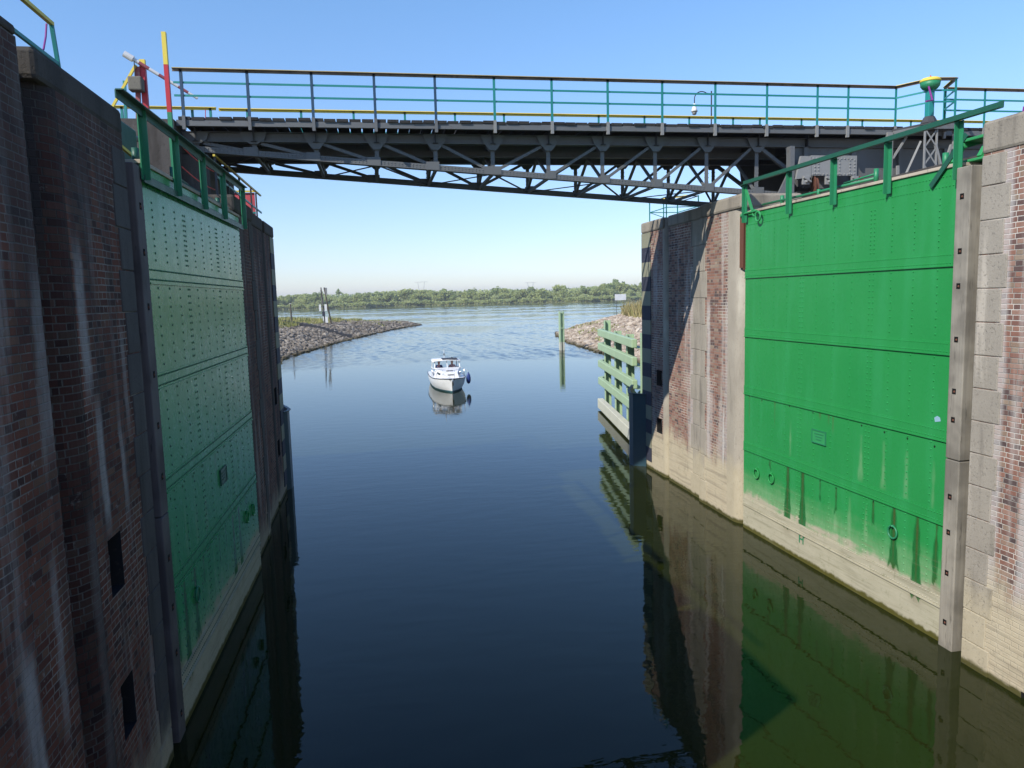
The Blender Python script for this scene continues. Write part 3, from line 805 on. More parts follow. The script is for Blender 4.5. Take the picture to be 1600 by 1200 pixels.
# rust plate at the corner beside the right gate
for wall in [o for o in COL.objects if o.name.startswith('lock_wall') and o.location.x > 0]:
    c = MB(); c.box(6.03, 6.6, 17.66, 17.705, 6.55, 7.9); c.box(6.02, 6.04, 17.66, 17.86, 6.6, 7.92)
    c.build('corner_plate', M['rust'], wall)

# petrol coloured guide sheets at the pier ends
for s in (-1, 1):
    pts = [(6.08, 24.78), (5.70, 25.05), (5.68, 25.35), (5.95, 26.2), (6.55, 27.5)] if s > 0 else [(6.09, 24.9), (5.97, 25.1), (5.95, 25.5), (6.15, 26.2), (6.5, 27.2)]
    c = MB()
    outer = [(s * x, y) for x, y in pts]; inner = [(s * (x + 0.05), y + 0.05) for x, y in pts]
    for i in range(len(pts) - 1):
        c.prism([outer[i], outer[i + 1], inner[i + 1], inner[i]], -1.0, 2.55)
    sh = thing('guide_sheet', 'dark petrol steel sheet on the left pier end above the water' if s < 0 else
               'dark petrol steel sheet between the right pier and the pale green guard rails', 'steel sheet', (s * 5.9, 25.4, 0))
    c.build('plate', M['sheet'], sh)
    c = MB()
    for i in range(len(pts) - 1):
        c.bar((*outer[i], 2.56), (*outer[i + 1], 2.56), 0.1, 0.03)
    c.build('top_flange', M['sheet'], sh)

# ------------------------------------------------------------------ lock gates
def make_gate(s):
    L = s < 0  # left fittings take darker materials that paint in the shade
    yn, yf = (10.9, 17.55) if L else (10.78, 17.55)
    dn, df = (6.16, 6.02) if not L else (6.0, 5.87)
    A = Vector((s * dn, yn, 0)); B = Vector((s * df, yf, 0))
    U = (B - A).normalized(); N = Vector((-s * U.y * (1 if not L else 1), s * U.x, 0)); N = Vector((-s * abs(U.y), 0, 0)) + Vector((0, -N.x * 0, 0))
    N = Vector((U.y, -U.x, 0)); N = N if N.x * -s > 0 else -N
    W = (B - A).length; H = 7.9
    P = lambda u, z, n=0.0: tuple(A + U * u + N * n + Vector((0, 0, z)))
    gate = thing('lock_gate', 'riveted steel lock gate in shade, bluish green, folded against the left wall' if L else
                 'bright green riveted steel lock gate in sun, folded against the right wall', 'lock gate', (A + B) / 2)
    # plated face as a fine sheet, so that the stains have an outline
    nu, nz = 266, 320
    us = np.linspace(0, W, nu); zs = np.linspace(-0.8, H, nz)
    UU, ZZ = np.meshgrid(us, zs)
    YY = yn + UU * (yf - yn) / W
    wob = lambda f, a, ph: a * np.sin(ZZ * f + ph) + a * 0.6 * np.sin(ZZ * f * 2.7 + ph * 2)
    drip = np.zeros_like(UU); rust = np.zeros_like(UU); pale = np.zeros_like(UU)
    for k, (y0, zt, zb, hw) in enumerate([(15.53, 2.03, 0.60, 0.14), (14.94, 2.03, 0.60, 0.14), (12.02, 2.05, 0.90, 0.12), (11.43, 2.06, 0.56, 0.13), (10.98, 2.08, 1.0, 0.065),
                                          (14.3, 1.98, 1.6, 0.04), (13.75, 1.96, 1.45, 0.05), (12.6, 1.98, 1.5, 0.045), (16.3, 2.0, 1.8, 0.04)]):
        t = np.clip((zt - ZZ) / (zt - zb), 0, 1)
        wd = hw * (0.35 + 0.75 * t) + wob(7, 0.012, k)
        inb = (ZZ < zt) & (ZZ > zb + 0.06 * np.sin(YY * 40 + k))
        e = np.clip((wd - np.abs(YY - y0 - 0.01 * np.sin(ZZ * 3 + k))) / 0.025 + 0.5, 0, 1)
        drip = np.maximum(drip, e * inb)
        core = np.clip((wd * 0.42 * (1 - 0.6 * t) - np.abs(YY - y0)) / 0.02 + 0.5, 0, 1) * inb * (1 - t) ** 0.6
        rust = np.maximum(rust, core)
        foot = np.exp(-((YY - y0) / (hw * 1.2)) ** 2 - ((ZZ - zb + 0.02) / 0.13) ** 2) * (zt - zb > 1.0)
        rust = np.maximum(rust, foot * 0.55)
    for k, (y0, zt, zb, hw) in enumerate([(17.3, 3.43, 2.5, 0.018), (16.12, 3.45, 2.8, 0.02), (14.35, 3.5, 3.28, 0.05), (14.05, 3.5, 3.2, 0.03), (13.9, 3.42, 3.0, 0.025), (14.6, 3.4, 3.2, 0.012), (15.5, 3.42, 3.3, 0.015), (16.7, 3.4, 3.3, 0.015)]):
        t = np.clip((zt - ZZ) / (zt - zb), 0, 1)
        rust = np.maximum(rust, np.clip((hw * (1 - 0.5 * t) + wob(11, 0.006, k) - np.abs(YY - y0)) / 0.015 + 0.3, 0, 1) * (ZZ < zt) * (ZZ > zb) * (1 - t) ** 0.7)
    for k, (y0, zt, zb, hw) in enumerate([(13.0, 3.2, 2.25, 0.06), (12.35, 3.2, 2.25, 0.055), (11.75, 3.15, 2.2, 0.055), (11.1, 3.1, 2.2, 0.03), (15.45, 3.1, 2.25, 0.025), (13.3, 1.9, 1.1, 0.05), (12.8, 1.9, 1.1, 0.04), (13.75, 1.5, 1.0, 0.04)]):
        t = np.clip((zt - ZZ) / (zt - zb), 0, 1)
        pale = np.maximum(pale, np.clip((hw * (0.3 + t) + wob(6, 0.01, k) - np.abs(YY - y0)) / 0.05 + 0.4, 0, 1) * (ZZ < zt) * (ZZ > zb) * (0.3 + 0.7 * t) * (1 - t ** 5))
    V = np.array(A)[None] + UU.reshape(-1, 1) * np.array(U)[None] + np.array([0, 0, 1.0])[None] * ZZ.reshape(-1, 1) - np.array(gate.location)[None]
    idx = np.arange(nu * nz).reshape(nz, nu)
    q = np.stack([idx[:-1, :-1], idx[:-1, 1:], idx[1:, 1:], idx[1:, :-1]], -1).reshape(-1, 4)
    if L: q = q[:, ::-1]
    sk = raw_mesh('plate_skin', V, q.ravel(), 4, M['gate'], parent=gate)
    for nm, arr in (('drip', drip), ('rust', rust), ('pale', pale)):
        a = sk.data.attributes.new(nm, 'FLOAT', 'POINT'); a.data.foreach_set('value', arr.astype(np.float32).ravel())
    # body behind the skin
    b = MB(); b.prism([P(0, 0, -0.02)[:2], P(W, 0, -0.02)[:2], P(W, 0, -0.62)[:2], P(0, 0, -0.62)[:2]], -0.8, 7.88)
    b.build('gate_body', M['green_dk'], gate)
    b = MB(); b.prism([P(0, 0, 0.03)[:2], P(W, 0, 0.03)[:2], P(W, 0, -0.66)[:2], P(0, 0, -0.66)[:2]], 7.9, 7.955)
    b.build('top_walkway', M['plank_lt'], gate, bevel=0.008)
    # horizontal bands
    rv = MB()
    RR, RH = (0.018, 0.011) if L else (0.0185, 0.014)
    for zc in (6.46, 5.02, 3.58, 2.16, 0.73):
        b = MB()
        b.prism([P(0, 0, 0.012)[:2], P(W, 0, 0.012)[:2], P(W, 0, 0.0)[:2], P(0, 0, 0.0)[:2]], zc - 0.115, zc + 0.095)
        b.prism([P(0, 0, 0.03)[:2], P(W, 0, 0.03)[:2], P(W, 0, 0.0)[:2], P(0, 0, 0.0)[:2]], zc - 0.13, zc - 0.112)
        b.build('band', M['gate'], gate)
        for dz in (-0.07, 0.06):
            for u in np.arange(0.05, W - 0.03, 0.068):
                rv.rivet(P(u, zc + dz, 0.012), N, RR * 0.85, RH)
    for zc, st_ in ((7.78, 0.075), (7.62, 0.075)):
        for u in np.arange(0.05, W - 0.03, st_):
            rv.rivet(P(u, zc, 0.001), N, RR * 0.85, RH)
    cols = [0.40, 0.96, 1.52, (2.0, 2.10), 2.62, 3.2, 3.78, (4.28, 4.38), 4.9, 5.45, 6.05]
    zt = [7.62, 6.46, 5.02, 3.58, 2.16, 0.73]
    for c in cols:
        dbl = isinstance(c, tuple)
        for cu_ in (c if dbl else (c,)):
            for z1, z0 in zip(zt[:-1], zt[1:]):
                n = 11 if dbl else 9
                for i in range(n):
                    z = z0 + 0.2 + (z1 - z0 - 0.38) * i / (n - 1)
                    rv.rivet(P(cu_, z, 0.0), N, RR * 1.05, RH * 1.1)
    for uu in (0.03, W - 0.03):
        for z in np.arange(0.2, 7.8, 0.085):
            rv.rivet(P(uu, z, 0.0), N, RR * 0.8, RH)
    rv.build('rivets', M['gate'] if not L else M['green_dk'], gate)  # left rivets coloured darker to stand in for shade
    # name plate
    b = MB(); up = (14.35 - yn) * W / (yf - yn)
    b.prism([P(up - 0.25, 0, 0.02)[:2], P(up + 0.25, 0, 0.02)[:2], P(up + 0.25, 0, 0)[:2], P(up - 0.25, 0, 0)[:2]], 2.77, 3.06)
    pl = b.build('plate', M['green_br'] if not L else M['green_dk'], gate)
    b = MB()
    for zz in (2.78, 3.05): b.bar(P(up - 0.25, zz, 0.024), P(up + 0.25, zz, 0.024), 0.02, 0.02)
    for u2 in (up - 0.24, up + 0.24): b.bar(P(u2, 2.77, 0.024), P(u2, 3.06, 0.024), 0.02, 0.02)
    for k, zz in enumerate((2.98, 2.92, 2.86)): b.bar(P(up - 0.16 + 0.03 * k, zz, 0.024), P(up + 0.15 - 0.03 * k, zz, 0.024), 0.016, 0.012)
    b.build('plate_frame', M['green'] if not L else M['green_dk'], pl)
    # mooring rings
    for yr, zr in ((12.02, 1.56), (16.88, 1.55), (16.2, 1.59)):
        u0 = (yr - yn) * W / (yf - yn)
        b = MB(); b.torus(P(u0, zr, 0.03), N, 0.115, 0.018)
        b.tube([P(u0, zr + 0.115, -0.01), P(u0, zr + 0.115, 0.06)], 0.022, 8)
        b.build('mooring_ring', M['green'] if yr < 13 else M['gate'], gate, smooth=True)
    # weep holes
    for y0, z0 in [(15.53, 2.03), (14.94, 2.03), (12.02, 2.05), (11.43, 2.06), (10.98, 2.08), (14.3, 1.98), (13.75, 1.96), (12.6, 1.98), (17.3, 3.43), (16.7, 3.4), (16.12, 3.45), (15.5, 3.42), (14.6, 3.4), (13.0, 3.38), (12.35, 3.36), (11.75, 3.35), (11.1, 3.33)]:
        u0 = (y0 - yn) * W / (yf - yn)
        MB().rivet(P(u0, z0, 0.001), N, 0.022, 0.004).build('weep_hole', M['black'], gate)
    if not L:
        u0 = (14.95 - yn) * W / (yf - yn)
        b = MB(); b.bar(P(u0 - 0.07, 0.40, 0.004), P(u0 - 0.07, 0.60, 0.004), 0.03, 0.006, N); b.bar(P(u0 + 0.07, 0.40, 0.004), P(u0 + 0.07, 0.60, 0.004), 0.03, 0.006, N); b.bar(P(u0 - 0.054, 0.5, 0.004), P(u0 + 0.054, 0.5, 0.004), 0.006, 0.03)
        b.build('painted_letter', M['green'], gate)
        u0 = (11.05 - yn) * W / (yf - yn)
        b = MB(); b.quad(P(u0 - 0.07, 3.78, 0.004), P(u0 + 0.06, 3.75, 0.004), P(u0 + 0.08, 3.82, 0.004), P(u0 + 0.01, 3.86, 0.004), P(u0 - 0.05, 3.84, 0.004))
        b.build('paint_scuff', M['scuff'], gate)
    # hand rail on the gate
    rail_mat = M['green_dk']
    zr = 8.58
    b = MB()
    e0, e1 = ((-0.87, W - 0.02) if not L else (-1.0, W + 0.3))
    b.angle(P(e0, zr, 0.09), P(e1, zr, 0.09), 0.09, 0.014, flip=-s)
    b.build('top_rail', M['green_dk'], gate)
    us_ = [(y - yn) * W / (yf - yn) for y in ((10.74, 12.36, 13.93, 15.52, 17.46) if not L else (10.85, 12.4, 14.1, 15.72, 17.75))]
    for i, u0 in enumerate(us_):
        b = MB()
        b.bar(P(u0, 7.68, 0.05), P(u0, zr, 0.05), 0.095, 0.014, N)
        b.bar(P(u0 + 0.042, 7.68, 0.095), P(u0 + 0.042, zr, 0.095), 0.014, 0.08, N)
        b.build('rail_post', M['green'] , gate)
    b = MB()
    if not L:
        b.bar(P(us_[0] - 0.1, 8.35, 0.04), P(us_[0] + 0.62, 7.66, 0.04), 0.09, 0.02, N)
    else:
        for i in range(4):
            b.bar(P(us_[i], 7.70, 0.06), P(us_[i + 1], 7.70, 0.06), 0.02, 0.1)
    b.build('brace', M['green_dk'], gate)
    # timber sealing post at the near edge
    x0, x1 = 6.0 + (0.08 if not L else -0.02), 6.62; ty0, ty1 = (10.56, 10.895) if L else (10.46, 10.765)
    for zi, (za, zb) in enumerate(((-0.8, 3.2), (3.215, 7.86))):
        b = MB(); b.box(s * x0, s * x1, ty0, ty1, za, zb)
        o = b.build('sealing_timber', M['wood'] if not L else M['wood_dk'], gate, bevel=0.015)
        for z0_ in np.arange(za + 0.45, zb - 0.1, 0.74):
            z = z0_ + random.uniform(-0.16, 0.16)
            MB().box(s * (x0 - 0.003), s * (x0 + 0.02), ty0 + 0.13, ty0 + 0.21, z, z + 0.09).build('bolt_recess', M['black'], o)
            MB().rivet((s * (x0 - 0.003), ty0 + 0.165, z + 0.04), (-s, 0, 0), 0.022, 0.012).build('bolt', M['rust'], o)
    # anchor straps in the gap beside the timber
    for za in (0.55, 2.05, 3.55, 5.2, 6.9):
        b = MB(); b.box(s * 6.3, s * 6.72, ty0 - 0.16, ty0 - 0.005, za, za + (0.62 if za < 6 else 0.95))
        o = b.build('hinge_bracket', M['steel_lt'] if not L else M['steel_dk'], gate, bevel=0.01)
        for zz in np.arange(za + 0.08, za + 0.6, 0.13):
            MB().rivet((s * 6.299, ty0 - 0.09, zz), (-s, 0, 0), 0.028, 0.03).build('bolt', M['steel'], o)
    # hinge head on the wall top
    b = MB()
    b.prism([(s * 6.3, 10.42), (s * 7.5, 10.42), (s * 7.5, 11.25), (s * 6.3, 11.25)], 7.958, 8.0)
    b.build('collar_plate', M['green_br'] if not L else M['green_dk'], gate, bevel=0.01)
    b = MB()
    for yy in (10.60, 11.18):
        for (a_, c_) in (((6.35, 8.0), (6.52, 8.28)), ((6.52, 8.28), (7.1, 8.42)), ((7.1, 8.42), (7.45, 8.0))):
            b.bar((s * a_[0], yy, a_[1]), (s * c_[0], yy, c_[1]), 0.09, 0.09, (0, 1, 0))
    b.prism([(s * 6.5, 10.55), (s * 7.2, 10.55), (s * 7.2, 11.23), (s * 6.5, 11.23)], 8.33, 8.38)
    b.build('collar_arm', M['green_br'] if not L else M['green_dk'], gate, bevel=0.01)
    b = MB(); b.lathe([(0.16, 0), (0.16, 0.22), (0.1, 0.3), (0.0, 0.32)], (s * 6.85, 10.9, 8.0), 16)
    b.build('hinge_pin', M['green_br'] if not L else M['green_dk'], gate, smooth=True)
    # pipework on the walkway
    b = MB()
    b.tube([P(0.55, 7.97, -0.2), P(0.55, 8.2, -0.2)], 0.05, 8); b.tube([P(2.2, 8.05, -0.15), P(4.0, 8.05, -0.15), P(6.2, 8.05, -0.12)], 0.028, 8)
    b.tube([P(2.2, 7.95, -0.15), P(2.2, 8.22, -0.15)], 0.045, 8); b.tube([P(4.0, 7.95, -0.15), P(4.0, 8.1, -0.15)], 0.04, 8); b.tube([P(5.4, 7.95, -0.15), P(5.4, 8.16, -0.15)], 0.045, 8)
    b.tube([P(2.2, 8.14, -0.18), P(3.2, 8.1, -0.18)], 0.02, 6)
    b.build('walkway_pipes', M['green'] if not L else M['green_dk'], gate, smooth=True)
    if not L:
        b = MB()
        b.tube([P(W + 0.28, 8.02, -0.1), P(W + 0.22, 7.86, 0.02), P(W - 0.1, 7.9, 0.08), P(W - 0.7, 7.9, 0.1)], 0.022, 8)
        b.torus(P(W - 0.75, 7.76, 0.1), N, 0.11, 0.022); b.torus(P(W - 0.55, 7.86, 0.08), N, 0.07, 0.018)
        b.bar(P(W - 0.08, 8.5, 0.06), P(W - 0.42, 7.92, 0.06), 0.08, 0.03, N)
        b.build('locking_hook', M['green_br'], gate, smooth=False)
    return gate
for s in (-1, 1):
    make_gate(s)

# ------------------------------------------------------------------ the bridge
DZ = 10.17                                    # deck level
XP = [-7.03 + 1.405 * k for k in range(12)] + [9.30, 10.68]
bridge = thing('truss_bridge', 'grey steel truss bridge with plank deck spanning the channel high between both lock walls', 'bridge', (0, 20.2, 8.4))
def bp(name, mb, mat, parent=bridge, **k):
    return mb.build(name, mat, parent, **k)
b = MB(); x = -7.15
while x < 24:
    wd = 0.262 + random.uniform(-0.012, 0.012); dz = random.uniform(-0.012, 0.012)
    b.box(x, x + wd, 18.42 + random.uniform(-0.02, 0.02), 22.05, DZ - 0.02 + dz, DZ + 0.045 + dz)
    x += wd + random.uniform(0.018, 0.034)
bp('deck', b, M['plank'])
for y0 in (18.45, 22.0):
    b = MB(); b.box(-7.2, 24, y0 - 0.01, y0 + 0.012, DZ - 0.135, DZ - 0.022); b.box(-7.2, 24, y0 - 0.02, y0 + 0.08, DZ - 0.15, DZ - 0.137)
    bp('edge_channel', b, M['steel'])
def zbot(x): return 9.56 - (x + 6.8) * 0.0725
TY = {0: 18.95, 1: 21.55}
for side, ty in TY.items():
    b = MB(); b.box(-7.1, 24, ty - 0.11, ty + 0.11, 9.98, 10.0 - 0.012); b.box(-7.1, 24, ty - 0.012, ty + 0.012, 9.78, 9.976); b.box(-7.1, 24, ty - 0.10, ty + 0.10, 9.765, 9.778)
    bp('top_chord', b, M['steel'])
    b = MB()
    xa, xb = -6.95, 8.1
    for o in (-0.07, 0.07):
        b.bar((xa, ty + o, zbot(xa) + 0.04), (xb, ty + o, zbot(xb) + 0.04), 0.012, 0.12)
    b.bar((xa, ty, zbot(xa) - 0.026), (xb, ty, zbot(xb) - 0.026), 0.19, 0.012)
    for xx in np.arange(xa + 0.05, xb, 0.085):
        b.rivet((xx, ty - 0.077, zbot(xx) + 0.06), (0, -1, 0), 0.017, 0.012); b.rivet((xx, ty - 0.077, zbot(xx) + 0.015), (0, -1, 0), 0.014, 0.01)
        b.rivet((xx, ty - 0.05, zbot(xx) - 0.032), (0, 0, -1), 0.016, 0.011)
    bp('bottom_chord', b, M['steel'])
    for k in range(0, 11):
        x = XP[k]
        if k == 0: x = -6.9
        zb = zbot(x)
        b = MB(); 
        b.bar((x, ty - 0.02, zb), (x, ty - 0.02, 9.8), 0.10, 0.012, (0, 1, 0)); b.bar((x, ty + 0.035, zb), (x, ty + 0.035, 9.8), 0.012, 0.09, (0, 1, 0))
        for z in np.arange(zb + 0.1, 9.7, 0.11):
            b.rivet((x - 0.05, ty - 0.026, z), (0, -1, 0), 0.014, 0.01); b.rivet((x + 0.05, ty - 0.026, z), (0, -1, 0), 0.014, 0.01)
        bp('truss_post', b, M['steel'])
        # gussets above and below
        b = MB(); g = 0.20
        pts = [(x - g * 1.5, 9.98), (x + g * 1.5, 9.98), (x + g * 1.15, 9.80), (x + g * 0.4, 9.62 if zb < 9.4 else 9.72), (x - g * 0.4, 9.62 if zb < 9.4 else 9.72), (x - g * 1.15, 9.80)]
        for yy in (ty - 0.085, ty + 0.085):
            b = MB(); n = len(pts); kk = len(b.v)
            b.v += [(px, yy - 0.006, pz) for px, pz in pts] + [(px, yy + 0.006, pz) for px, pz in pts]
            b.f += [tuple(kk + i for i in range(n)), tuple(kk + n + i for i in range(n))[::-1]] + [(kk + i, kk + (i + 1) % n, kk + n + (i + 1) % n, kk + n + i) for i in range(n)]
            bp('gusset_plate', b, M['steel'])
        if k > 0:
            l, r = (0.24, 0.08) if k < 5 else ((0.2, 0.2) if k == 5 else (0.06, 0.18))
            for yy in (ty - 0.09, ty + 0.09):
                bp('gusset_plate', MB().box(x - l, x + r, yy - 0.006, yy + 0.006, zb - 0.02, zb + 0.17), M['steel'])
    for k in range(0, 10):
        xa, xb = (XP[k] if k else -6.9), XP[k + 1]
        if k < 5: p, q = (xa + 0.15, ty, 9.74), (xb - 0.08, ty, zbot(xb) + 0.08)
        else: p, q = (xa + 0.08, ty, zbot(xa) + 0.08), (xb - 0.15, ty, 9.74)
        b = MB(); b.bar(p, q, 0.07, 0.07); 
        d = Vector(q) - Vector(p)
        for i in range(1, 12):
            c = Vector(p) + d * i / 12; b.rivet((c.x, ty - 0.036, c.z), (0, -1, 0), 0.013, 0.009)
        bp('diagonal', b, M['steel'])
    b = MB(); b.bar((XP[10] + 0.1, ty, 9.74), (8.35, ty, 8.9), 0.1, 0.09); bp('diagonal', b, M['steel'])
    # plate girder over the right wall
    b = MB()
    kk = len(b.v); pts = [(7.85, 9.76), (7.95, 9.05), (8.2, 8.75), (10.2, 8.62), (24, 8.62), (24, 9.76)]
    for yy in (ty - 0.008, ty + 0.008): b.v += [(px, yy, pz) for px, pz in pts]
    n = len(pts); b.f += [tuple(kk + i for i in range(n)), tuple(kk + n + i for i in range(n))[::-1]] + [(kk + i, kk + (i + 1) % n, kk + n + (i + 1) % n, kk + n + i) for i in range(n)]
    for x in np.arange(8.4, 23, 1.4): b.box(x - 0.04, x + 0.04, ty - 0.05, ty - 0.01, 8.7, 9.76); b.box(x - 0.06, x + 0.06, ty - 0.1, ty - 0.05, 8.7, 9.76)
    b.box(8.2, 24, ty - 0.12, ty + 0.12, 8.6, 8.618)
    bp('plate_girder', b, M['steel'])
for y0, zt_, zb_ in ((19.75, 9.95, 9.62), (20.75, 9.95, 9.62)):
    b = MB(); b.box(-7, 8.0, y0 - 0.012, y0 + 0.012, zb_, zt_); b.box(-7, 8.0, y0 - 0.09, y0 + 0.09, zb_ - 0.014, zb_ - 0.002); b.box(-7, 8.0, y0 - 0.09, y0 + 0.09, zt_ + 0.002, zt_ + 0.014)
    bp('stringer', b, M['steel'])
for k in range(0, 12):
    x = XP[k] if k else -6.9
    b = MB(); b.box(x - 0.012, x + 0.012, 18.8, 21.7, 9.78, DZ - 0.05); b.box(x - 0.06, x + 0.06, 18.8, 21.7, 9.765, 9.778)
    bp('cross_beam', b, M['steel_dk'])
    if 0 < k < 11:
        zb = zbot(x)
        for p, q in (((x, 19.02, zb + 0.1), (x, 20.25, 9.68)), ((x, 21.48, zb + 0.1), (x, 20.25, 9.68))):
            b = MB(); b.bar(p, q, 0.07, 0.05); bp('sway_brace', b, M['steel'])
        b = MB(); b.bar((x, 19.0, zb), (x, 21.5, zb), 0.07, 0.06); bp('bottom_strut', b, M['steel'])
    if k < 10:
        x2 = XP[k + 1]
        b = MB(); p, q = ((x, 19.0, zbot(x)), (x2, 21.5, zbot(x2))) if k % 2 else ((x, 21.5, zbot(x)), (x2, 19.0, zbot(x2)))
        b.bar(p, q, 0.05, 0.02); bp('lateral_brace', b, M['steel_dk'])
# railings of the bridge
def railing(pts, posts, name='railing', mids=(0.29, 0.57), parent=bridge, top=M['yellow'], post=M['teal'], low=True, h=1.07, base=DZ):
    b = MB()
    for p, q in zip(pts[:-1], pts[1:]):
        b.angle((p[0], p[1], base + h), (q[0], q[1], base + h), 0.055, 0.012)
    r = b.build(name, M['rail_wood'] if top is M['yellow'] else top, parent)
    b = MB()
    for p, q in zip(pts[:-1], pts[1:]): b.bar((p[0], p[1] + 0.02, base + h + 0.018), (q[0], q[1] + 0.02, base + h + 0.014), 0.075, 0.012)
    b.build('rail_cap', M['yellow_lt'], r)
    for m in mids:
        b = MB()
        for p, q in zip(pts[:-1], pts[1:]): b.bar((p[0], p[1] + 0.02, base + h - m), (q[0], q[1] + 0.02, base + h - m), 0.014, 0.045)
        b.build('middle_rail', post, r)
    for p in posts:
        b = MB(); b.bar((p[0], p[1], base - 0.02), (p[0], p[1], base + h), 0.012, 0.06, (1, 0, 0)); b.bar((p[0] + 0.025, p[1] + 0.03, base - 0.02), (p[0] + 0.025, p[1] + 0.03, base + h), 0.05, 0.012, (1, 0, 0))
        o = b.build('post', M['post_blue'] if (p[0] < -1 and abs(p[1] - 18.42) < 0.1) else post, r)
        if low:
            b = MB(); b.box(p[0] - 0.035, p[0] + 0.035, p[1] - 0.025, p[1] + 0.04, base - 0.235, base + 0.06)
            b.build('post_foot', M['steel_lt'] if p[0] > -1 else M['steel'], o)
    return r
A_, B_, C_, D_ = (10.68, 18.42), (11.12, 17.62), (11.72, 17.55), (12.12, 18.42)
railing([(-7.2, 18.42), A_], [(x, 18.42) for x in XP])
railing([(12.2, 18.42), (24, 18.42)], [(x, 18.42) for x in (12.15, 13.35, 15.0, 16.6, 18.2)])
railing([A_, B_, C_, D_], [C_, D_], low=False)
railing([(-6.9, 22.0), (24, 22.0)], [(x - 0.55, 22.0) for x in XP] + [(12.2, 22), (13.9, 22), (15.6, 22)], mids=(0.57,), low=False, top=M['yellow_lt'])
# operating platform with its lattice legs
b = MB(); b.prism([(10.6, 18.44), (11.02, 17.52), (11.8, 17.46), (12.2, 18.44)], DZ - 0.06, DZ - 0.02)
plat = bp('operating_platform', b, M['steel_dk'])
b = MB(); b.bar((10.62, 18.42, DZ - 0.13), (11.05, 17.52, DZ - 0.13), 0.02, 0.13); b.bar((11.05, 17.5, DZ - 0.13), (11.8, 17.45, DZ - 0.13), 0.02, 0.13)
b.build('platform_edge', M['steel'], plat)
def laced(x, y, z0, z1, wd, mat, dirv):
    b = MB(); d = Vector(dirv)
    p0 = Vector((x, y, 0)) - d * wd / 2; p1 = Vector((x, y, 0)) + d * wd / 2
    for p in (p0, p1): b.bar((p.x, p.y, z0), (p.x, p.y, z1), 0.05, 0.03, d)
    n = max(2, int((z1 - z0) / (wd * 1.25)))
    for i in range(n):
        za = z0 + (z1 - z0) * i / n; zb = z0 + (z1 - z0) * (i + 1) / n
        b.bar((p0.x, p0.y, za), (p1.x, p1.y, zb), 0.035, 0.012, d.cross(Vector((0, 0, 1)))); b.bar((p1.x, p1.y - 0.014, za), (p0.x, p0.y - 0.014, zb), 0.035, 0.012, d.cross(Vector((0, 0, 1))))
    return b
bp('platform_leg', laced(11.06, 17.56, 8.2, DZ - 0.2, 0.34, M['steel_lt'], (1, 0.0, 0)), M['steel_lt'])
bp('platform_leg', laced(11.74, 17.55, 8.2, DZ - 0.2, 0.22, M['steel_lt'], (0.4, 0.9, 0)), M['steel_lt'])
b = MB(); b.bar((10.52, 18.42, 8.2), (10.52, 18.42, DZ - 0.1), 0.16, 0.1); b.bar((10.62, 18.4, 9.4), (10.98, 18.36, 9.95), 0.05, 0.05)
bp('platform_leg', b, M['steel_lt'])
for p, q in (((10.62, 18.3, 8.3), (11.05, 17.9, 9.75)), ((11.2, 17.56, 9.6), (11.62, 17.56, 8.3)), ((11.2, 17.56, 8.3), (11.66, 17.56, 9.6)), ((10.7, 18.3, 9.2), (10.74, 18.3, 8.3))):
    b = MB(); b.bar(p, q, 0.07, 0.05); bp('platform_brace', b, M['steel_lt'])
# rolling carriage below the girder
b = MB(); b.box(8.25, 9.55, 18.36, 18.42, 8.95, 9.42); b.box(8.25, 9.55, 18.36, 18.9, 9.42, 9.46)
kk = len(b.v); pts = [(7.95, 9.44), (8.24, 9.44), (8.24, 8.9), (7.82, 8.86)]
b.v += [(px, 18.35, pz) for px, pz in pts] + [(px, 18.43, pz) for px, pz in pts]
b.f += [(kk, kk + 1, kk + 2, kk + 3), (kk + 7, kk + 6, kk + 5, kk + 4)] + [(kk + i, kk + (i + 1) % 4, kk + 4 + (i + 1) % 4, kk + 4 + i) for i in range(4)]
for x in (8.35, 8.45, 9.05, 9.35, 9.48):
    for z in np.arange(9.0, 9.42, 0.085): b.rivet((x, 18.358, z), (0, -1, 0), 0.024, 0.02)
for x in np.arange(8.3, 9.5, 0.1): b.rivet((x, 18.358, 8.985), (0, -1, 0), 0.024, 0.02); b.rivet((x, 18.358, 9.38), (0, -1, 0), 0.024, 0.02)
b.box(8.86, 8.92, 18.32, 18.36, 8.8, 9.42)
car = bp('carriage', b, M['steel_lt'])
for x in (8.45, 9.75):
    b = MB(); prof = [(0.0, -0.06), (0.30, -0.06), (0.34, -0.055), (0.34, -0.03), (0.30, -0.02), (0.30, 0.05), (0.0, 0.06)]
    b.lathe(prof, (0, 0, 0), 28); b.v = [(x + v[2] + v[0] * 0.35, 18.5 + v[0] * 0.93, 8.62 + v[1]) for v in b.v]
    b.build('wheel', M['rust'], car, smooth=False)
for x in (8.1, 8.75, 9.5):
    b = MB(); b.box(x - 0.1, x + 0.1, 18.33, 18.40, 8.72, 8.94); b.rivet((x, 18.33, 8.8), (0, -1, 0), 0.06, 0.05); b.tube([(x - 0.1, 18.3, 8.9), (x + 0.12, 18.3, 8.78)], 0.03, 8)
    b.build('axle_box', M['steel_lt'], car, bevel=0.01)
b = MB(); b.bar((7.4, 18.5, 8.3), (7.75, 18.5, 8.98), 0.08, 0.2); b.box(7.68, 7.8, 18.4, 18.6, 8.3, 9.7)
b.build('carriage_strut', M['steel'], car)
rl = MB(); rl.box(6.7, 24, 18.44, 18.56, 8.2, 8.32)
tag(rl.build('running_rail', M['rust']), 'rusty running rail under the bridge carriage on the right wall', 'rail')

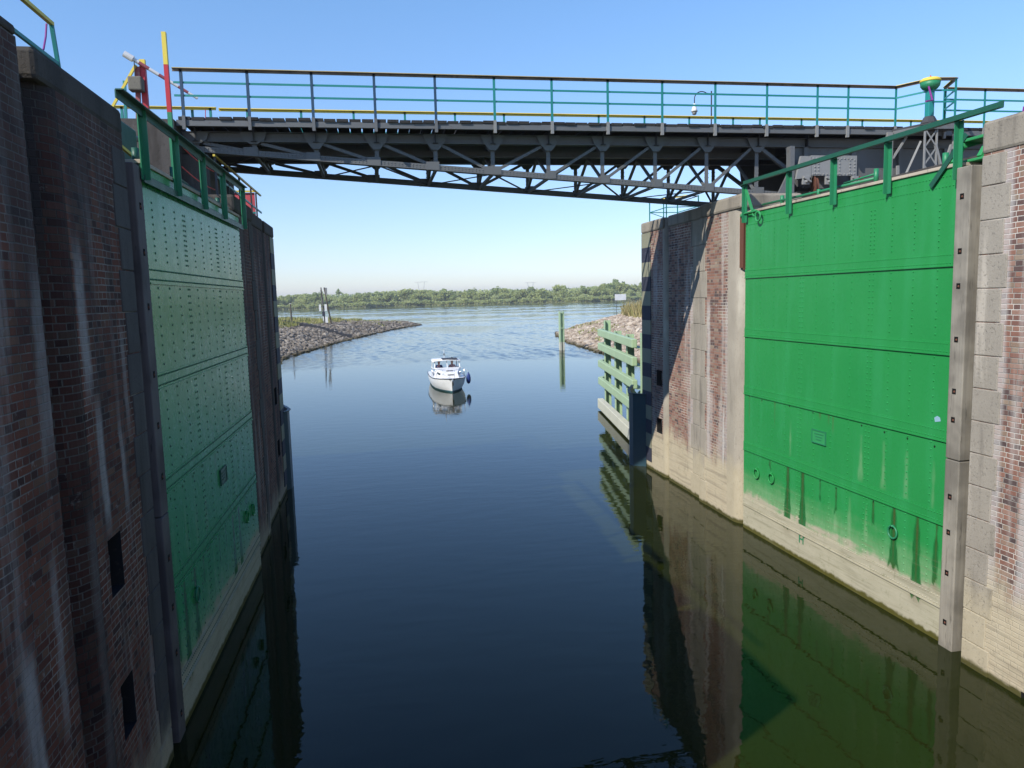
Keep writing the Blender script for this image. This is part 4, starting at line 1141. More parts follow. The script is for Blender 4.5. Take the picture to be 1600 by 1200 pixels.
# abutment and road on the left
tag(MB().box(-60, -7.22, 18.3, 22.2, 8.1, 10.13).build('road', M['conc_l']), kind='structure')  # road side coloured dark as if shaded below the deck
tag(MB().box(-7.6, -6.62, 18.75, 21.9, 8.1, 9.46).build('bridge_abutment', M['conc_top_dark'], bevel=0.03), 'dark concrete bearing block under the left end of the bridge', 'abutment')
rr = thing('road_railing', 'yellow topped road railing behind the barrier at the left end of the bridge', 'railing', (-9, 21.9, 10.13))
railing([(-16, 21.9), (-6.95, 21.9)], [(x, 21.9) for x in (-15, -13, -11, -9.3, -7.1)], name='handrail', mids=(0.5,), parent=rr, low=False, top=M['yellow_lt'])

# capstan on the platform
cp = thing('capstan', 'teal column with yellow dished head and violet crank on the platform of the bridge', 'winch', (11.12, 17.72, DZ))
MB().box(11.04, 11.20, 17.64, 17.80, DZ, DZ + 0.8).build('column', M['teal'], cp, bevel=0.015)
MB().lathe([(0.2, -0.02), (0.2, 0.0), (0.13, 0.14), (0.12, 0.15)], (11.12, 17.72, DZ), 8).build('foot', M['steel_dk'], cp)
MB().lathe([(0.09, 0.8), (0.17, 0.83), (0.225, 0.90), (0.24, 1.0)], (11.12, 17.72, DZ), 24).build('bowl', M['green'], cp, smooth=True)
MB().lathe([(0.245, 1.001), (0.247, 1.04), (0.20, 1.09), (0.1, 1.115), (0.0, 1.12)], (11.12, 17.72, DZ), 24).build('lid', M['yellow_lt'], cp, smooth=True)
MB().tube([(10.98, 17.6, DZ + 0.86), (11.02, 17.5, DZ + 0.5), (10.78, 17.42, DZ + 0.45)], 0.024, 8).build('crank', M['violet'], cp)
MB().lathe([(0.018, 1.12), (0.018, 1.16), (0.0, 1.17)], (11.12, 17.72, DZ), 8).build('knob', M['red'], cp)

# lamp beyond the far railing
lm = thing('street_lamp', 'small lamp with white shade on a curved dark arm beyond the far bridge railing', 'lamp', (7.36, 22.4, DZ))
MB().tube([(7.36, 22.4, 9.9), (7.36, 22.4, 12.1)], 0.022, 8).build('lamp_post', M['steel_dk'], lm)
MB().tube([(7.36, 22.4, 12.02)] + [(7.05 + 0.24 * math.cos(t), 22.4, 11.86 + 0.22 * math.sin(t)) for t in np.linspace(0.9, 3.14, 9)] + [(6.81, 22.4, 11.66)], 0.016, 8).build('lamp_arm', M['steel_dk'], lm, smooth=True)
MB().lathe([(0.03, 0.12), (0.045, 0.06), (0.085, -0.06), (0.1, -0.12), (0.0, -0.125)], (6.81, 22.4, 11.6), 16).build('lamp_shade', M['white'], lm, smooth=True)
MB().lathe([(0.075, -0.122), (0.06, -0.2), (0.0, -0.22)], (6.81, 22.4, 11.6), 12).build('lamp_glass', M['steel_lt'], lm, smooth=True)

# swing barrier, posts at the left end of the bridge
bt = thing('boom_barrier', 'red and white boom barrier on a red post left of the bridge deck', 'barrier', (-8.25, 20, DZ - 0.04))
MB().bar((-8.22, 20.05, DZ - 0.04), (-8.22, 20.05, 11.72), 0.13, 0.11).build('post', M['red'], bt)
MB().bar((-8.22, 20.05, 11.722), (-8.22, 20.05, 11.88), 0.125, 0.105).build('post_cap', M['yellow_lt'], bt)
bd = Vector((1.42, 0.25, -0.86)).normalized(); p0 = Vector((-8.47, 19.9, 11.90))
for i in range(7):
    a_, c_ = p0 + bd * (0.24 * i), p0 + bd * (0.24 * (i + 1) - 0.001)
    MB().tube([a_, c_], 0.045 - 0.002 * i, 10).build('boom', M['white'] if i % 2 == 0 else M['boom_red'], bt)
MB().tube([p0 - bd * 0.12, p0 + bd * 0.1], 0.075, 12).build('boom_end', M['white'], bt)
MB().bar((-9.3, 19.9, DZ - 0.04), (-8.34, 19.92, 11.72), 0.055, 0.055).build('strut', M['yellow_lt'], bt)
MB().bar((-8.42, 20.0, DZ - 0.04), (-8.32, 20.0, 11.7), 0.1, 0.08).build('strut', M['boom_red'], bt)
MB().box(-8.5, -8.19, 19.72, 20.0, 11.10, 11.42).build('counterweight', M['conc_mid'], bt, bevel=0.03)
MB().tube([(-8.36, 19.86, 11.42), (-8.36, 19.88, 11.8)], 0.012, 6).build('hanger', M['steel_dk'], bt)
MB().bar((-8.66, 19.9, DZ - 0.04), (-8.62, 19.92, 11.35), 0.06, 0.06).build('stay', M['teal'], bt)
br_ = thing('boom_rest', 'small red forked rest standing on the deck below the tip of the boom', 'boom rest', (-7.02, 20.1, DZ + 0.05))
MB().lathe([(0.08, 0), (0.08, 0.06), (0.05, 0.14), (0.0, 0.15)], (-7.02, 20.1, DZ + 0.05), 10).build('base', M['red'], br_)
MB().tube([(-7.02, 20.1, DZ + 0.15), (-7.0, 20.1, DZ + 0.4)], 0.014, 6).build('pin', M['red'], br_)
MB().tube([(-6.98, 20.12, DZ + 0.12), (-6.9, 20.12, DZ + 0.3), (-6.88, 20.12, DZ + 0.62)], 0.009, 6).build('cable', M['red'], br_)
gp = thing('marker_post', 'tall square post painted yellow over red over green beside the left gate railing', 'post', (-6.58, 15.25, 7.9))
MB().bar((-6.58, 15.25, 10.40), (-6.58, 15.25, 10.97), 0.075, 0.085).build('yellow_section', M['yellow_lt'], gp)
MB().bar((-6.58, 15.25, 9.56), (-6.58, 15.25, 10.399), 0.075, 0.085).build('red_section', M['red'], gp)
MB().bar((-6.58, 15.25, 8.2), (-6.58, 15.25, 9.559), 0.075, 0.085).build('green_section', M['green'], gp)
# machinery box behind the left gate rail
mbx = thing('gate_winch_box', 'dark green machine housing behind the left gate railing', 'machine housing', (-7.3, 12.2, 8.2))
MB().box(-8.4, -6.95, 12.3, 14.4, 8.2, 9.05).build('housing', M['green_dk'], mbx, bevel=0.03)
MB().tube([(-7.0, 13.9, 8.25), (-7.0, 13.9, 8.9), (-7.0, 14.6, 8.95)], 0.05, 10).build('pipe', M['steel_lt'], mbx, smooth=True)
MB().bar((-6.78, 11.2, 8.62), (-6.78, 13.9, 8.42), 0.045, 0.045).build('handle_bar', M['yellow_lt'], mbx)
for z in (8.55, 8.95):
    pts = [(-6.45, 15.3 + 0.3 * i, z + 0.05 * ((i - 5) / 5.0) ** 2) for i in range(11)]
    o = MB().tube(pts, 0.012, 6).build('barrier_chain', M['chain'])
    tag(o, ('lower' if z < 8.7 else 'upper') + ' red chain hanging between posts behind the left gate railing', 'chain')

# railing at the near left
nr = thing('wall_railing', 'railing with yellow top bar and teal post on the near left wall', 'railing', (-6.1, 7.5, 8.5))
MB().bar((-6.1, 5.5, 8.87), (-6.1, 8.64, 8.87), 0.04, 0.035).build('top_rail', M['yellow_lt'], nr)
MB().bar((-6.1, 5.5, 8.52), (-6.1, 8.72, 8.50), 0.03, 0.035).build('lower_rail', M['teal'], nr)
MB().bar((-6.1, 8.62, 8.87), (-6.1, 8.72, 8.42), 0.035, 0.035).build('post', M['teal'], nr)
MB().tube([(-6.12, 8.55, 8.84), (-6.12, 8.5, 8.7), (-6.12, 8.42, 8.56), (-6.12, 8.34, 8.5)], 0.01, 6).build('chain', M['violet'], nr)
# railing and red panel on the far left pier
fr = thing('pier_railing', 'dark slanted railing on top of the far left pier', 'railing', (-6.5, 22, 8.4))
yy = [18.8, 20.3, 22.0, 24.0, 26.0]
MB().bar((-6.5, 18.7, 9.43), (-6.5, 26.05, 9.5), 0.05, 0.045).build('top_rail', M['yellow'], fr)
MB().bar((-6.5, 18.8, 8.98), (-6.5, 26.0, 8.95), 0.03, 0.05).build('middle_rail', M['teal'], fr)
for y in yy[:-1] + [25.0]:
    MB().bar((-6.5, y, 8.4), (-6.5, y, 9.44), 0.045, 0.045).build('post', M['steel_dk'], fr)
MB().bar((-6.5, 25.05, 9.5), (-7.4, 25.05, 9.5), 0.05, 0.05).build('end_rail', M['yellow_lt'], fr)
rp = thing('warning_sign', 'plain red panel fixed to the end of the far left pier railing', 'sign', (-6.9, 25.1, 8.4))
MB().box(-7.3, -6.55, 25.08, 25.1, 8.55, 9.46).build('board', M['sign_red'], rp)
MB().bar((-7.3, 25.07, 8.85), (-6.55, 25.07, 8.85), 0.02, 0.05).build('stiffener', M['teal'], rp)
# guard cage on the far right pier
cg = thing('pier_guard_rail', 'thin teal guard rail cage on the far right pier', 'railing', (6.6, 24, 8.4))
P4 = [(6.3, 24.9), (7.3, 24.9), (7.3, 23.2), (6.3, 23.4)]
for x_, y_ in P4 + [(6.8, 24.9)]:
    MB().bar((x_, y_, 8.4), (x_, y_, 9.1), 0.03, 0.03).build('post', M['teal'], cg)
for zz in (8.75, 9.08):
    b = MB()
    for i in range(4): b.bar((*P4[i], zz), (*P4[(i + 1) % 4], zz), 0.02, 0.025)
    b.build('rail', M['teal'] if zz < 9 else M['steel_dk'], cg)
MB().bar((6.3, 24.9, 8.75), (7.3, 24.9, 8.42), 0.02, 0.02).build('brace', M['teal'], cg)
MB().bar((6.35, 24.3, 9.1), (7.2, 23.3, 9.13), 0.05, 0.04).build('handhold', M['yellow_lt'], cg)
# small float and pole at the far right of the deck
lb = thing('lifebuoy', 'white and red lifebuoy hanging at the right end of the bridge railing', 'lifebuoy', (14.45, 18.3, DZ))
b = MB(); b.torus((14.6, 18.32, DZ + 0.10), (0, 1, 0), 0.13, 0.04); b.build('ring', M['white'], lb, smooth=True)
b = MB(); b.torus((14.6, 18.32, DZ + 0.10), (0, 1, 0), 0.13, 0.043, n=20); b.f = b.f[:24]; b.build('red_band', M['red'], lb, smooth=True)
MB().bar((14.42, 18.36, DZ - 0.05), (14.52, 18.36, DZ + 0.62), 0.035, 0.035).build('holder', M['violet'], lb)

# ------------------------------------------------------------------ guard rails and dolphin in the water
fn = thing('guide_fender', 'pale green timber and steel guide fender leading out from the right pier', 'fender', (7.6, 33, 0))
F0, F1 = Vector((6.85, 27.6, 0)), Vector((8.5, 38.2, 0))
fd = (F1 - F0).normalized(); fnr = Vector((-fd.y, fd.x, 0))
for z0, z1 in ((3.90, 4.25), (3.18, 3.53), (2.27, 2.63), (1.36, 1.73)):
    b = MB(); c0 = F0 + fd * 0.9
    st_ = c0 if z0 > 2 else F0
    k = Vector((0, 0, (z0 + z1) / 2))
    b.bar(st_ + k, F1 + k, 0.22, z1 - z0)
    o = b.build('guard_beam', M['fender'], fn, bevel=0.03)
    b = MB(); b.bar(st_ + k + Vector((0, 0, -(z1 - z0) / 2 - 0.02)) - fnr * 0.25, F1 + k + Vector((0, 0, -(z1 - z0) / 2 - 0.02)) - fnr * 0.25, 0.3, 0.02)
    b.build('shelf', M['fender'], o)
    b = MB(); q0 = F1 + k; b.bar(q0 - fd * 0.02, q0 + fd * 0.55 - fnr * 0.35, 0.22, z1 - z0 - 0.01)
    b.build('beam_end', M['fender'], o, bevel=0.03)
b = MB(); b.bar(F0 + Vector((0, 0, 0.34)), F1 + Vector((0, 0, 0.34)), 0.3, 0.5); b.build('waler', M['fender_pale'], fn, bevel=0.03)
for u, top in ((0.06, 4.5), (0.36, 4.3), (0.66, 4.3), (0.97, 4.7)):
    c0 = F0.lerp(F1, u) - fnr * 0.36
    b = MB()
    for o in (-0.14, 0.14): b.bar(c0 + fnr * o + Vector((0, 0, -1)), c0 + fnr * o + Vector((0, 0, top)), 0.34, 0.03, fnr)
    b.bar(c0 + Vector((0, 0, -1)), c0 + Vector((0, 0, top)), 0.03, 0.26, fnr)
    b.build('pile', M['fender'], fn)
for u, top in ((0.2, 4.35), (0.52, 4.35)):
    c0 = F0.lerp(F1, u) - fnr * 1.5
    b = MB()
    b.bar(c0 + Vector((0, 0, -1)), c0 + Vector((0, 0, top)), 0.3, 0.3, fnr); b.bar(c0 + Vector((0, 0, 0.8)), c0 + fnr * 1.1 + Vector((0, 0, 2.0)), 0.14, 0.14)
    b.build('anchor_pile', M['fender'], fn)
b = MB(); c0 = F1 - fnr * 0.36
for z in (3.95, 4.15, 4.35, 4.55): b.bar(c0 + fd * 0.2 + fnr * 0.2 + Vector((0, 0, z)), c0 + fd * 0.2 - fnr * 0.2 + Vector((0, 0, z)), 0.03, 0.03)
b.build('ladder_rungs', M['fender'], fn)
dp = thing('dolphin_post', 'single pale green H-section post standing in open water right of the boat', 'mooring post', (17.36, 82.0, 0))
b = MB()
for o in (-0.2, 0.2): b.box(17.36 + o - 0.06, 17.36 + o + 0.06, 81.75, 82.25, 0.9, 4.3)
b.box(17.2, 17.52, 81.97, 82.03, 0.9, 4.22)
for z in (4.1, 2.4): b.box(17.14, 17.58, 81.72, 81.75, z, z + 0.12)
b.build('pile', M['fender'], dp)
b = MB(); b.box(17.1, 17.28, 81.74, 82.26, -1, 0.898); b.box(17.44, 17.62, 81.74, 82.26, -1, 0.898); b.box(17.28, 17.44, 81.95, 82.05, -1, 0.898)
b.build('pile_foot', M['fender_pale'], dp)

# ------------------------------------------------------------------ the boat
boat = thing('motor_cruiser', 'small white motor cruiser heading in towards the lock, teal waterline', 'boat', (1.68, 48.2, 0))
ST = [(0.0, 0.03, 0.02, 0.01, 1.06, 1.0), (0.12, 0.24, 0.12, 0.05, 1.055, .9), (0.4, 0.50, 0.34, 0.14, 1.04, .8), (0.9, 0.80, 0.64, 0.34, 1.0, .8), (1.6, 1.02, 0.9, 0.60, 0.96, .8), (2.6, 1.14, 1.06, 0.86, 0.92, .8), (4.2, 1.18, 1.12, 0.98, 0.88, .8), (6.0, 1.15, 1.10, 0.96, 0.88, .8), (7.2, 1.06, 1.02, 0.9, 0.9, .8)]
def loft(mb, rows):
    k = len(mb.v); m = len(rows[0])
    for r in rows: mb.v += r
    for i in range(len(rows) - 1):
        for j in range(m - 1):
            mb.f.append((k + i * m + j, k + (i + 1) * m + j, k + (i + 1) * m + j + 1, k + i * m + j + 1))
rows, rows2, rows3 = [], [], []
ST = [(a_, b_, c_, d_, e_ * 0.87, f_) for a_, b_, c_, d_, e_, f_ in ST]
for y, bs, bm_, bw, zs_, rk in ST:
    rake = 0.22 * (1 - min(1, y / 1.0))
    pt = lambda b_, z_: (b_, y + (rake * (1 - z_ / 1.06)), z_)
    h = [pt(bs, zs_), pt(bs * 0.99, zs_ - 0.07), pt((bs + bm_) / 2 + 0.01, zs_ * 0.75), pt(bm_, 0.36), pt(bw + (bm_ - bw) * 0.3, 0.10)]
    lo = [pt(bw + (bm_ - bw) * 0.3, 0.10), pt(bw, 0.0), pt(bw * 0.6, -0.25), pt(0.0, -0.4)]
    rows.append([(-a, b_, c) for a, b_, c in h]); rows3.append([(-a, b_, c) for a, b_, c in lo])
    rows2.append((h, lo))
b = MB(); loft(b, rows); loft(b, [r[0][::-1] for r in rows2])
y, bs, bm_, bw, zs_, rk = ST[-1]
hl = [p for p in rows[-1]] + [p for p in rows2[-1][0][::-1]]
b.quad(*hl)
hull = b.build('hull', M['boat_white'], boat, smooth=True, local=True)
b = MB(); loft(b, rows3); loft(b, [r[1][::-1] for r in rows2])
b.build('boot_stripe', M['boat_teal'], hull, smooth=True, local=True)
b = MB()
for sg in (-1, 1): b.tube([(sg * st[1] * 1.0, st[0] + 0.0, st[4] - 0.02) for st in ST], 0.028, 8)
b.build('rub_rail', M['steel_dk'], hull, smooth=True, local=True)
b = MB()
for (y0, b0, _, _, z0, _), (y1, b1, _, _, z1, _) in zip(ST[:-1], ST[1:]):
    if y1 < 3.3: b.quad((-b0, y0, z0), (b0, y0, z0), (b1, y1, z1), (-b1, y1, z1))
    else:
        for sg in (-1, 1): b.quad((sg * b0, y0, z0), (sg * (b0 - 0.28), y0, z0), (sg * (b1 - 0.28), y1, z1), (sg * b1, y1, z1))
        b.quad((-b0 + .28, y0, .4), (b0 - .28, y0, .4), (b1 - .28, y1, .4), (-b1 + .28, y1, .4))
        for sg in (-1, 1): b.quad((sg * (b0 - .28), y0, .4), (sg * (b0 - .28), y0, z0), (sg * (b1 - .28), y1, z1), (sg * (b1 - .28), y1, .4))
b.build('deck', M['boat_white'], boat, local=True)
# coachroof
b = MB()
loft(b, [[(-0.58, 1.35, 0.80), (-0.5, 1.45, 1.12), (0.5, 1.45, 1.12), (0.58, 1.35, 0.80)], [(-0.78, 2.2, 0.78), (-0.66, 2.2, 1.29), (0.66, 2.2, 1.29), (0.78, 2.2, 0.78)], [(-0.92, 3.3, 0.74), (-0.82, 3.3, 1.36), (0.82, 3.3, 1.36), (0.92, 3.3, 0.74)]])
b.quad((-0.58, 1.35, 0.80), (-0.5, 1.45, 1.12), (0.5, 1.45, 1.12), (0.58, 1.35, 0.80)); b.quad((-0.92, 3.3, 0.74), (-0.82, 3.3, 1.36), (0.82, 3.3, 1.36), (0.92, 3.3, 0.74))
cr_ = b.build('coachroof', M['boat_white'], boat, bevel=0.03, local=True)
MB().box(-0.22, 0.24, 1.9, 2.0, 1.19, 1.29).build('hatch', M['boat_glass'], cr_, bevel=0.02, local=True)
for sg in (-1, 1):
    MB().bar((sg * 0.66, 1.75, 1.08), (sg * 0.76, 2.35, 1.1), 0.05, 0.12).build('porthole', M['boat_glass'], cr_, local=True)
b = MB(); b.box(-0.17, 0.25, 1.40, 1.44, 1.0, 1.06); b.build('name_board', M['steel_dk'], cr_, local=True)
# wheelhouse
wh = MB()
for sg in (-1, 1):
    wh.bar((sg * 0.86, 3.3, 1.3), (sg * 0.84, 3.62, 1.78), 0.06, 0.06); wh.bar((sg * 0.9, 5.6, 0.75), (sg * 0.86, 5.5, 1.8), 0.06, 0.06)
    wh.bar((sg * 0.92, 3.3, 1.3), (sg * 0.92, 5.6, 1.22), 0.05, 0.08)
wh.bar((0, 3.3, 1.34), (0, 3.62, 1.8), 0.05, 0.05); wh.bar((-0.88, 3.3, 1.33), (0.88, 3.3, 1.33), 0.06, 0.06)
whn = wh.build('windscreen_frame', M['boat_white'], boat, local=True)
b = MB(); 
for sg in (-1, 1): b.quad((sg * 0.03, 3.31, 1.36), (sg * 0.84, 3.31, 1.36), (sg * 0.82, 3.61, 1.76), (sg * 0.03, 3.61, 1.78))
b.build('windscreen', M['clear'], whn, local=True)
b = MB(); loft(b, [[(-0.96, 3.35, 1.74), (-0.9, 3.35, 1.82), (0, 3.35, 1.87), (0.9, 3.35, 1.82), (0.96, 3.35, 1.74)], [(-1.0, 4.4, 1.76), (-0.92, 4.4, 1.85), (0, 4.4, 1.92), (0.92, 4.4, 1.85), (1.0, 4.4, 1.76)], [(-0.96, 5.7, 1.74), (-0.9, 5.7, 1.82), (0, 5.7, 1.87), (0.9, 5.7, 1.82), (0.96, 5.7, 1.74)]])
o = b.build('roof', M['boat_white'], boat, smooth=True, local=True)
so = o.modifiers.new('thick', 'SOLIDIFY'); so.thickness = 0.04
MB().box(-0.3, 0.75, 3.5, 4.6, 1.885, 1.93).build('roof_hatch', M['steel_dk'], o, bevel=0.01, local=True)
MB().lathe([(0.05, 0), (0.05, 0.07), (0.0, 0.09)], (0.42, 4.2, 1.92), 10).build('horn', M['steel_dk'], o, local=True)
# mast with flag
ms = MB().tube([(-0.06, 4.8, 1.9), (-0.06, 4.8, 2.5)], 0.018, 8).build('mast', M['boat_white'], boat, local=True)
MB().box(-0.10, -0.02, 4.76, 4.84, 2.1, 2.22).build('mast_light', M['steel_dk'], ms, bevel=0.01, local=True)
b = MB(); b.box(-0.055, -0.04, 4.8, 4.98, 2.28, 2.5); b.build('pennant', M['flag'], ms, local=True)
# pulpit and side rails
for sg in (-1, 1):
    b = MB(); pts = [(sg * 0.15, 0.1, 1.45), (sg * 0.55, 0.6, 1.45), (sg * 0.9, 1.4, 1.42), (sg * 1.06, 2.4, 1.38), (sg * 1.08, 3.2, 1.36)]
    b.tube(pts, 0.013, 6)
    for p in pts: b.tube([p, (p[0], p[1], 0.78)], 0.012, 6)
    b.build('side_rail', M['chrome'], boat, smooth=True, local=True)
b = MB(); b.tube([(-0.15, 0.1, 1.45), (0, -0.02, 1.45), (0.15, 0.1, 1.45)], 0.013, 6); b.build('pulpit', M['chrome'], boat, smooth=True, local=True)
b = MB(); b.tube([(0.02, -0.02, 0.78), (0.03, -0.06, 0.6), (0.03, 0.06, 0.48)], 0.035, 8); b.build('anchor', M['steel_dk'], boat, smooth=True, local=True)
b = MB(); b.box(-0.35, 0.35, 4.55, 4.95, 0.4, 0.85); b.box(-0.35, 0.35, 4.95, 5.02, 0.4, 1.2); b.build('helm_bench', M['boat_blue'], boat, bevel=0.03, local=True)
# fender ball hanging on the side
ff = thing('boat_fender', 'dark blue fender hanging on the right side of the white boat', 'fender', (1.68 + 1.24, 49.9, 0.35))
b = MB(); b.lathe([(0.02, 0.80), (0.05, 0.72), (0.12, 0.6), (0.155, 0.4), (0.15, 0.2), (0.1, 0.06), (0.0, 0.0)], (0, 0, 0), 16); b.build('bladder', M['fender_blue'], ff, smooth=True, local=True)
MB().tube([(0, 0, 0.8), (-0.1, 0, 0.95), (-0.16, 0, 1.02)], 0.012, 6).build('lanyard', M['white'], ff, local=True)

# ------------------------------------------------------------------ people on the boat
def person(name, label, loc, skin, top, hair, rot=0, shirt=True, trousers=None):
    J = {'pelvis': (0, 0, 0.0), 'waist': (0, 0.01, 0.17), 'chest': (0, 0.0, 0.38), 'neck': (0, -0.01, 0.56), 'head': (0, -0.03, 0.66), 'crown': (0, -0.02, 0.80),
         'shl': (-0.18, 0, 0.49), 'ell': (-0.25, -0.08, 0.25), 'wrl': (-0.14, -0.30, 0.24), 'hal': (-0.10, -0.38, 0.27),
         'shr': (0.18, 0, 0.49), 'elr': (0.26, -0.08, 0.25), 'wrr': (0.15, -0.30, 0.24), 'har': (0.11, -0.38, 0.27),
         'hil': (-0.09, -0.04, -0.02), 'knl': (-0.12, -0.44, 0.02), 'anl': (-0.12, -0.42, -0.40), 'tol': (-0.12, -0.58, -0.43),
         'hir': (0.09, -0.04, -0.02), 'knr': (0.12, -0.44, 0.02), 'anr': (0.12, -0.42, -0.40), 'tor': (0.12, -0.58, -0.43)}
    Rr = {'pelvis': .13, 'waist': .125, 'chest': .14, 'neck': .06, 'head': .085, 'crown': .075, 'sh': .065, 'el': .045, 'wr': .032, 'ha': .036, 'hi': .085, 'kn': .062, 'an': .042, 'to': .035}
    E = [('pelvis', 'waist'), ('waist', 'chest'), ('chest', 'neck'), ('neck', 'head'), ('head', 'crown')]
    for q in 'lr': E += [('chest', 'sh' + q), ('sh' + q, 'el' + q), ('el' + q, 'wr' + q), ('wr' + q, 'ha' + q), ('pelvis', 'hi' + q), ('hi' + q, 'kn' + q), ('kn' + q, 'an' + q), ('an' + q, 'to' + q)]
    names = list(J); root = thing(name, label, 'person', loc); root.rotation_euler.z = rot
    def grow(nm, keep, infl, mat, drop=()):
        ns = [n for n in names if n in keep]
        me = bpy.data.meshes.new(nm)
        me.from_pydata([J[n] for n in ns], [(ns.index(a_), ns.index(b_)) for a_, b_ in E if a_ in ns and b_ in ns], [])
        bm = bmesh.new(); bm.from_mesh(me); lay = bm.verts.layers.skin.verify(); bm.verts.ensure_lookup_table()
        for n, v in zip(ns, bm.verts):
            r = Rr.get(n, Rr.get(n[:2], 0.05)) + infl
            v[lay].radius = (r, r * (0.8 if n in ('pelvis', 'waist', 'chest') else 1)); v[lay].use_root = (n == ns[0])
        bm.to_mesh(me); bm.free(); me.materials.append(mat)
        o = bpy.data.objects.new(nm, me); COL.objects.link(o); o.parent = root
        sk = o.modifiers.new('skin', 'SKIN'); sk.use_smooth_shade = True
        sb = o.modifiers.new('sub', 'SUBSURF'); sb.levels = 2; sb.render_levels = 2
        return o
    grow('body', names, 0, skin)
    if shirt: grow('shirt', ['pelvis', 'waist', 'chest', 'shl', 'shr', 'ell', 'elr'], 0.014, top)
    grow('trousers', ['pelvis', 'hil', 'hir', 'knl', 'knr'], 0.014, trousers)
    b = MB(); b.lathe([(0.088, 0.0), (0.092, 0.05), (0.075, 0.1), (0.03, 0.13), (0, 0.135)], (0, 0.01, 0.70), 14); b.build('hair', hair, root, smooth=True, local=True)
    b = MB(); b.lathe([(0.014, 0), (0.02, -0.03), (0.0, -0.035)], (0, -0.115, 0.69), 8); b.build('nose', skin, root, smooth=True, local=True)
person('person', 'bare chested person sitting at the right behind the boat windscreen', (1.68 + 0.42, 48.2 + 4.25, 0.95), M['skin'], M['boat_blue'], M['hair_grey'], 0.1, False, M['boat_blue'])
person('person', 'person in a dark blue top sitting at the left behind the boat windscreen', (1.68 - 0.48, 48.2 + 4.35, 0.92), M['skin'], M['navy'], M['hair_dark'], -0.1, True, M['navy'])

# ------------------------------------------------------------------ signs, poles on the banks
def hl(x, y): return float(height(-1, np.array([x]), np.array([y]))[0])
def hr(x, y): return float(height(1, np.array([x]), np.array([y]))[0])
bx, by = -11.9, 140.0
bz = hl(bx, by)
p1 = thing('signal_mast', 'dark tapered mast with white sign boards on the left bank', 'mast', (bx, by, bz - 0.2))
MB().tube([(bx, by, bz - 0.3), (bx - 0.35, by, bz + 6.5)], [0.17, 0.1], 10).build('pole', M['wood_dk'], p1)
for (x0, x1, z0, z1) in ((-0.85, -0.5, 2.3, 3.5), (0.1, 0.5, 2.3, 3.5)):
    MB().box(bx + x0, bx + x1, by - 0.14, by - 0.1, bz + z0, bz + z1).build('sign_board', M['white'], p1)
MB().box(bx - 0.35, bx + 0.15, by - 0.3, by - 0.22, bz + 1.45, bz + 2.2).build('sign_board', M['sq_b'], p1)
MB().box(bx - 0.3, bx - 0.1, by - 0.2, by - 0.17, bz + 0.2, bz + 1.35).build('sign_board', M['white'], p1)
MB().box(bx + 0.12, bx + 0.6, by - 0.2, by - 0.17, bz + 0.2, bz + 1.3).build('sign_board', M['white'], p1)
bx2 = -10.75
p2 = thing('leaning_pole', 'leaning timber pole with a small sign at its top on the left bank', 'pole', (bx2, by, bz - 0.2))
MB().tube([(bx2, by, bz - 0.3), (bx2 - 0.95, by, bz + 6.5)], [0.15, 0.11], 10).build('pole', M['bark'], p2)
MB().box(bx2 - 0.80, bx2 - 0.45, by - 0.1, by - 0.06, bz + 5.2, bz + 6.45).build('sign_board', M['steel_lt'], p2)
bx3, by3 = -16.6, 130.0; bz3 = hl(bx3, by3)
p3 = thing('timber_post', 'short plain timber post standing in the grass of the left bank', 'post', (bx3, by3, bz3 - 0.2))
MB().tube([(bx3, by3, bz3 - 0.3), (bx3 - 0.03, by3, bz3 + 3.3)], [0.13, 0.11], 10).build('shaft', M['bark'], p3)
MB().tube([(bx3 - 0.03, by3, bz3 + 3.3), (bx3 - 0.03, by3, bz3 + 3.42)], 0.12, 10).build('cap', M['white'], p3)
sx, sy = 49.2, 157.0; sz = hr(sx, sy)
sg_ = thing('sign_board', 'large plain white board on two posts in the dry grass of the right bank', 'sign', (sx, sy, sz))
MB().box(sx - 1.25, sx + 1.25, sy, sy + 0.05, 4.75, 6.05).build('board', M['white'], sg_)
for o in (-0.9, 0.9): MB().box(sx + o - 0.05, sx + o + 0.05, sy + 0.051, sy + 0.13, sz - 0.3, 6.0).build('leg', M['steel'], sg_)
sx2, sy2 = 17.4, 78.6

b = MB()
for k in range(16):
    t_ = k / 15; x_, y_ = -17.4 + 10.2 * t_, 126.5 - 1.6 * t_
    z_ = hl(x_, y_)
    b.box(x_ - 0.42, x_ + 0.30, y_ - 0.45, y_ + 0.45, z_ - 0.2, z_ + 0.62)
tag(b.build('bank_steps', M['steel_dk'], bevel=0.04), 'dark narrow flight of steps running down the stones of the left bank', 'steps')

# distant pylons
def pylon(x, y, hgt, label):
    t = thing('electricity_pylon', label, 'pylon', (x, y, 0))
    for sg in (-1, 1):
        MB().bar((x + sg * 1.0, y, 1), (x + sg * hgt * 0.17, y, hgt), 0.5, 0.5).build('mast_leg', M['pylon'], t)
    MB().bar((x - hgt * 0.32, y, hgt), (x + hgt * 0.32, y, hgt), 0.45, 0.45).build('cross_arm', M['pylon'], t)
    MB().bar((x - hgt * 0.11, y, hgt * 0.62), (x + hgt * 0.11, y, hgt * 0.62), 0.3, 0.3).build('tie', M['pylon'], t)
pylon(89.5, 1500, 40, 'faint V-shaped pylon above the trees left of the middle of the far bank')
pylon(308, 1500, 34, 'faint low pylon far behind the trees right of the middle of the far bank')

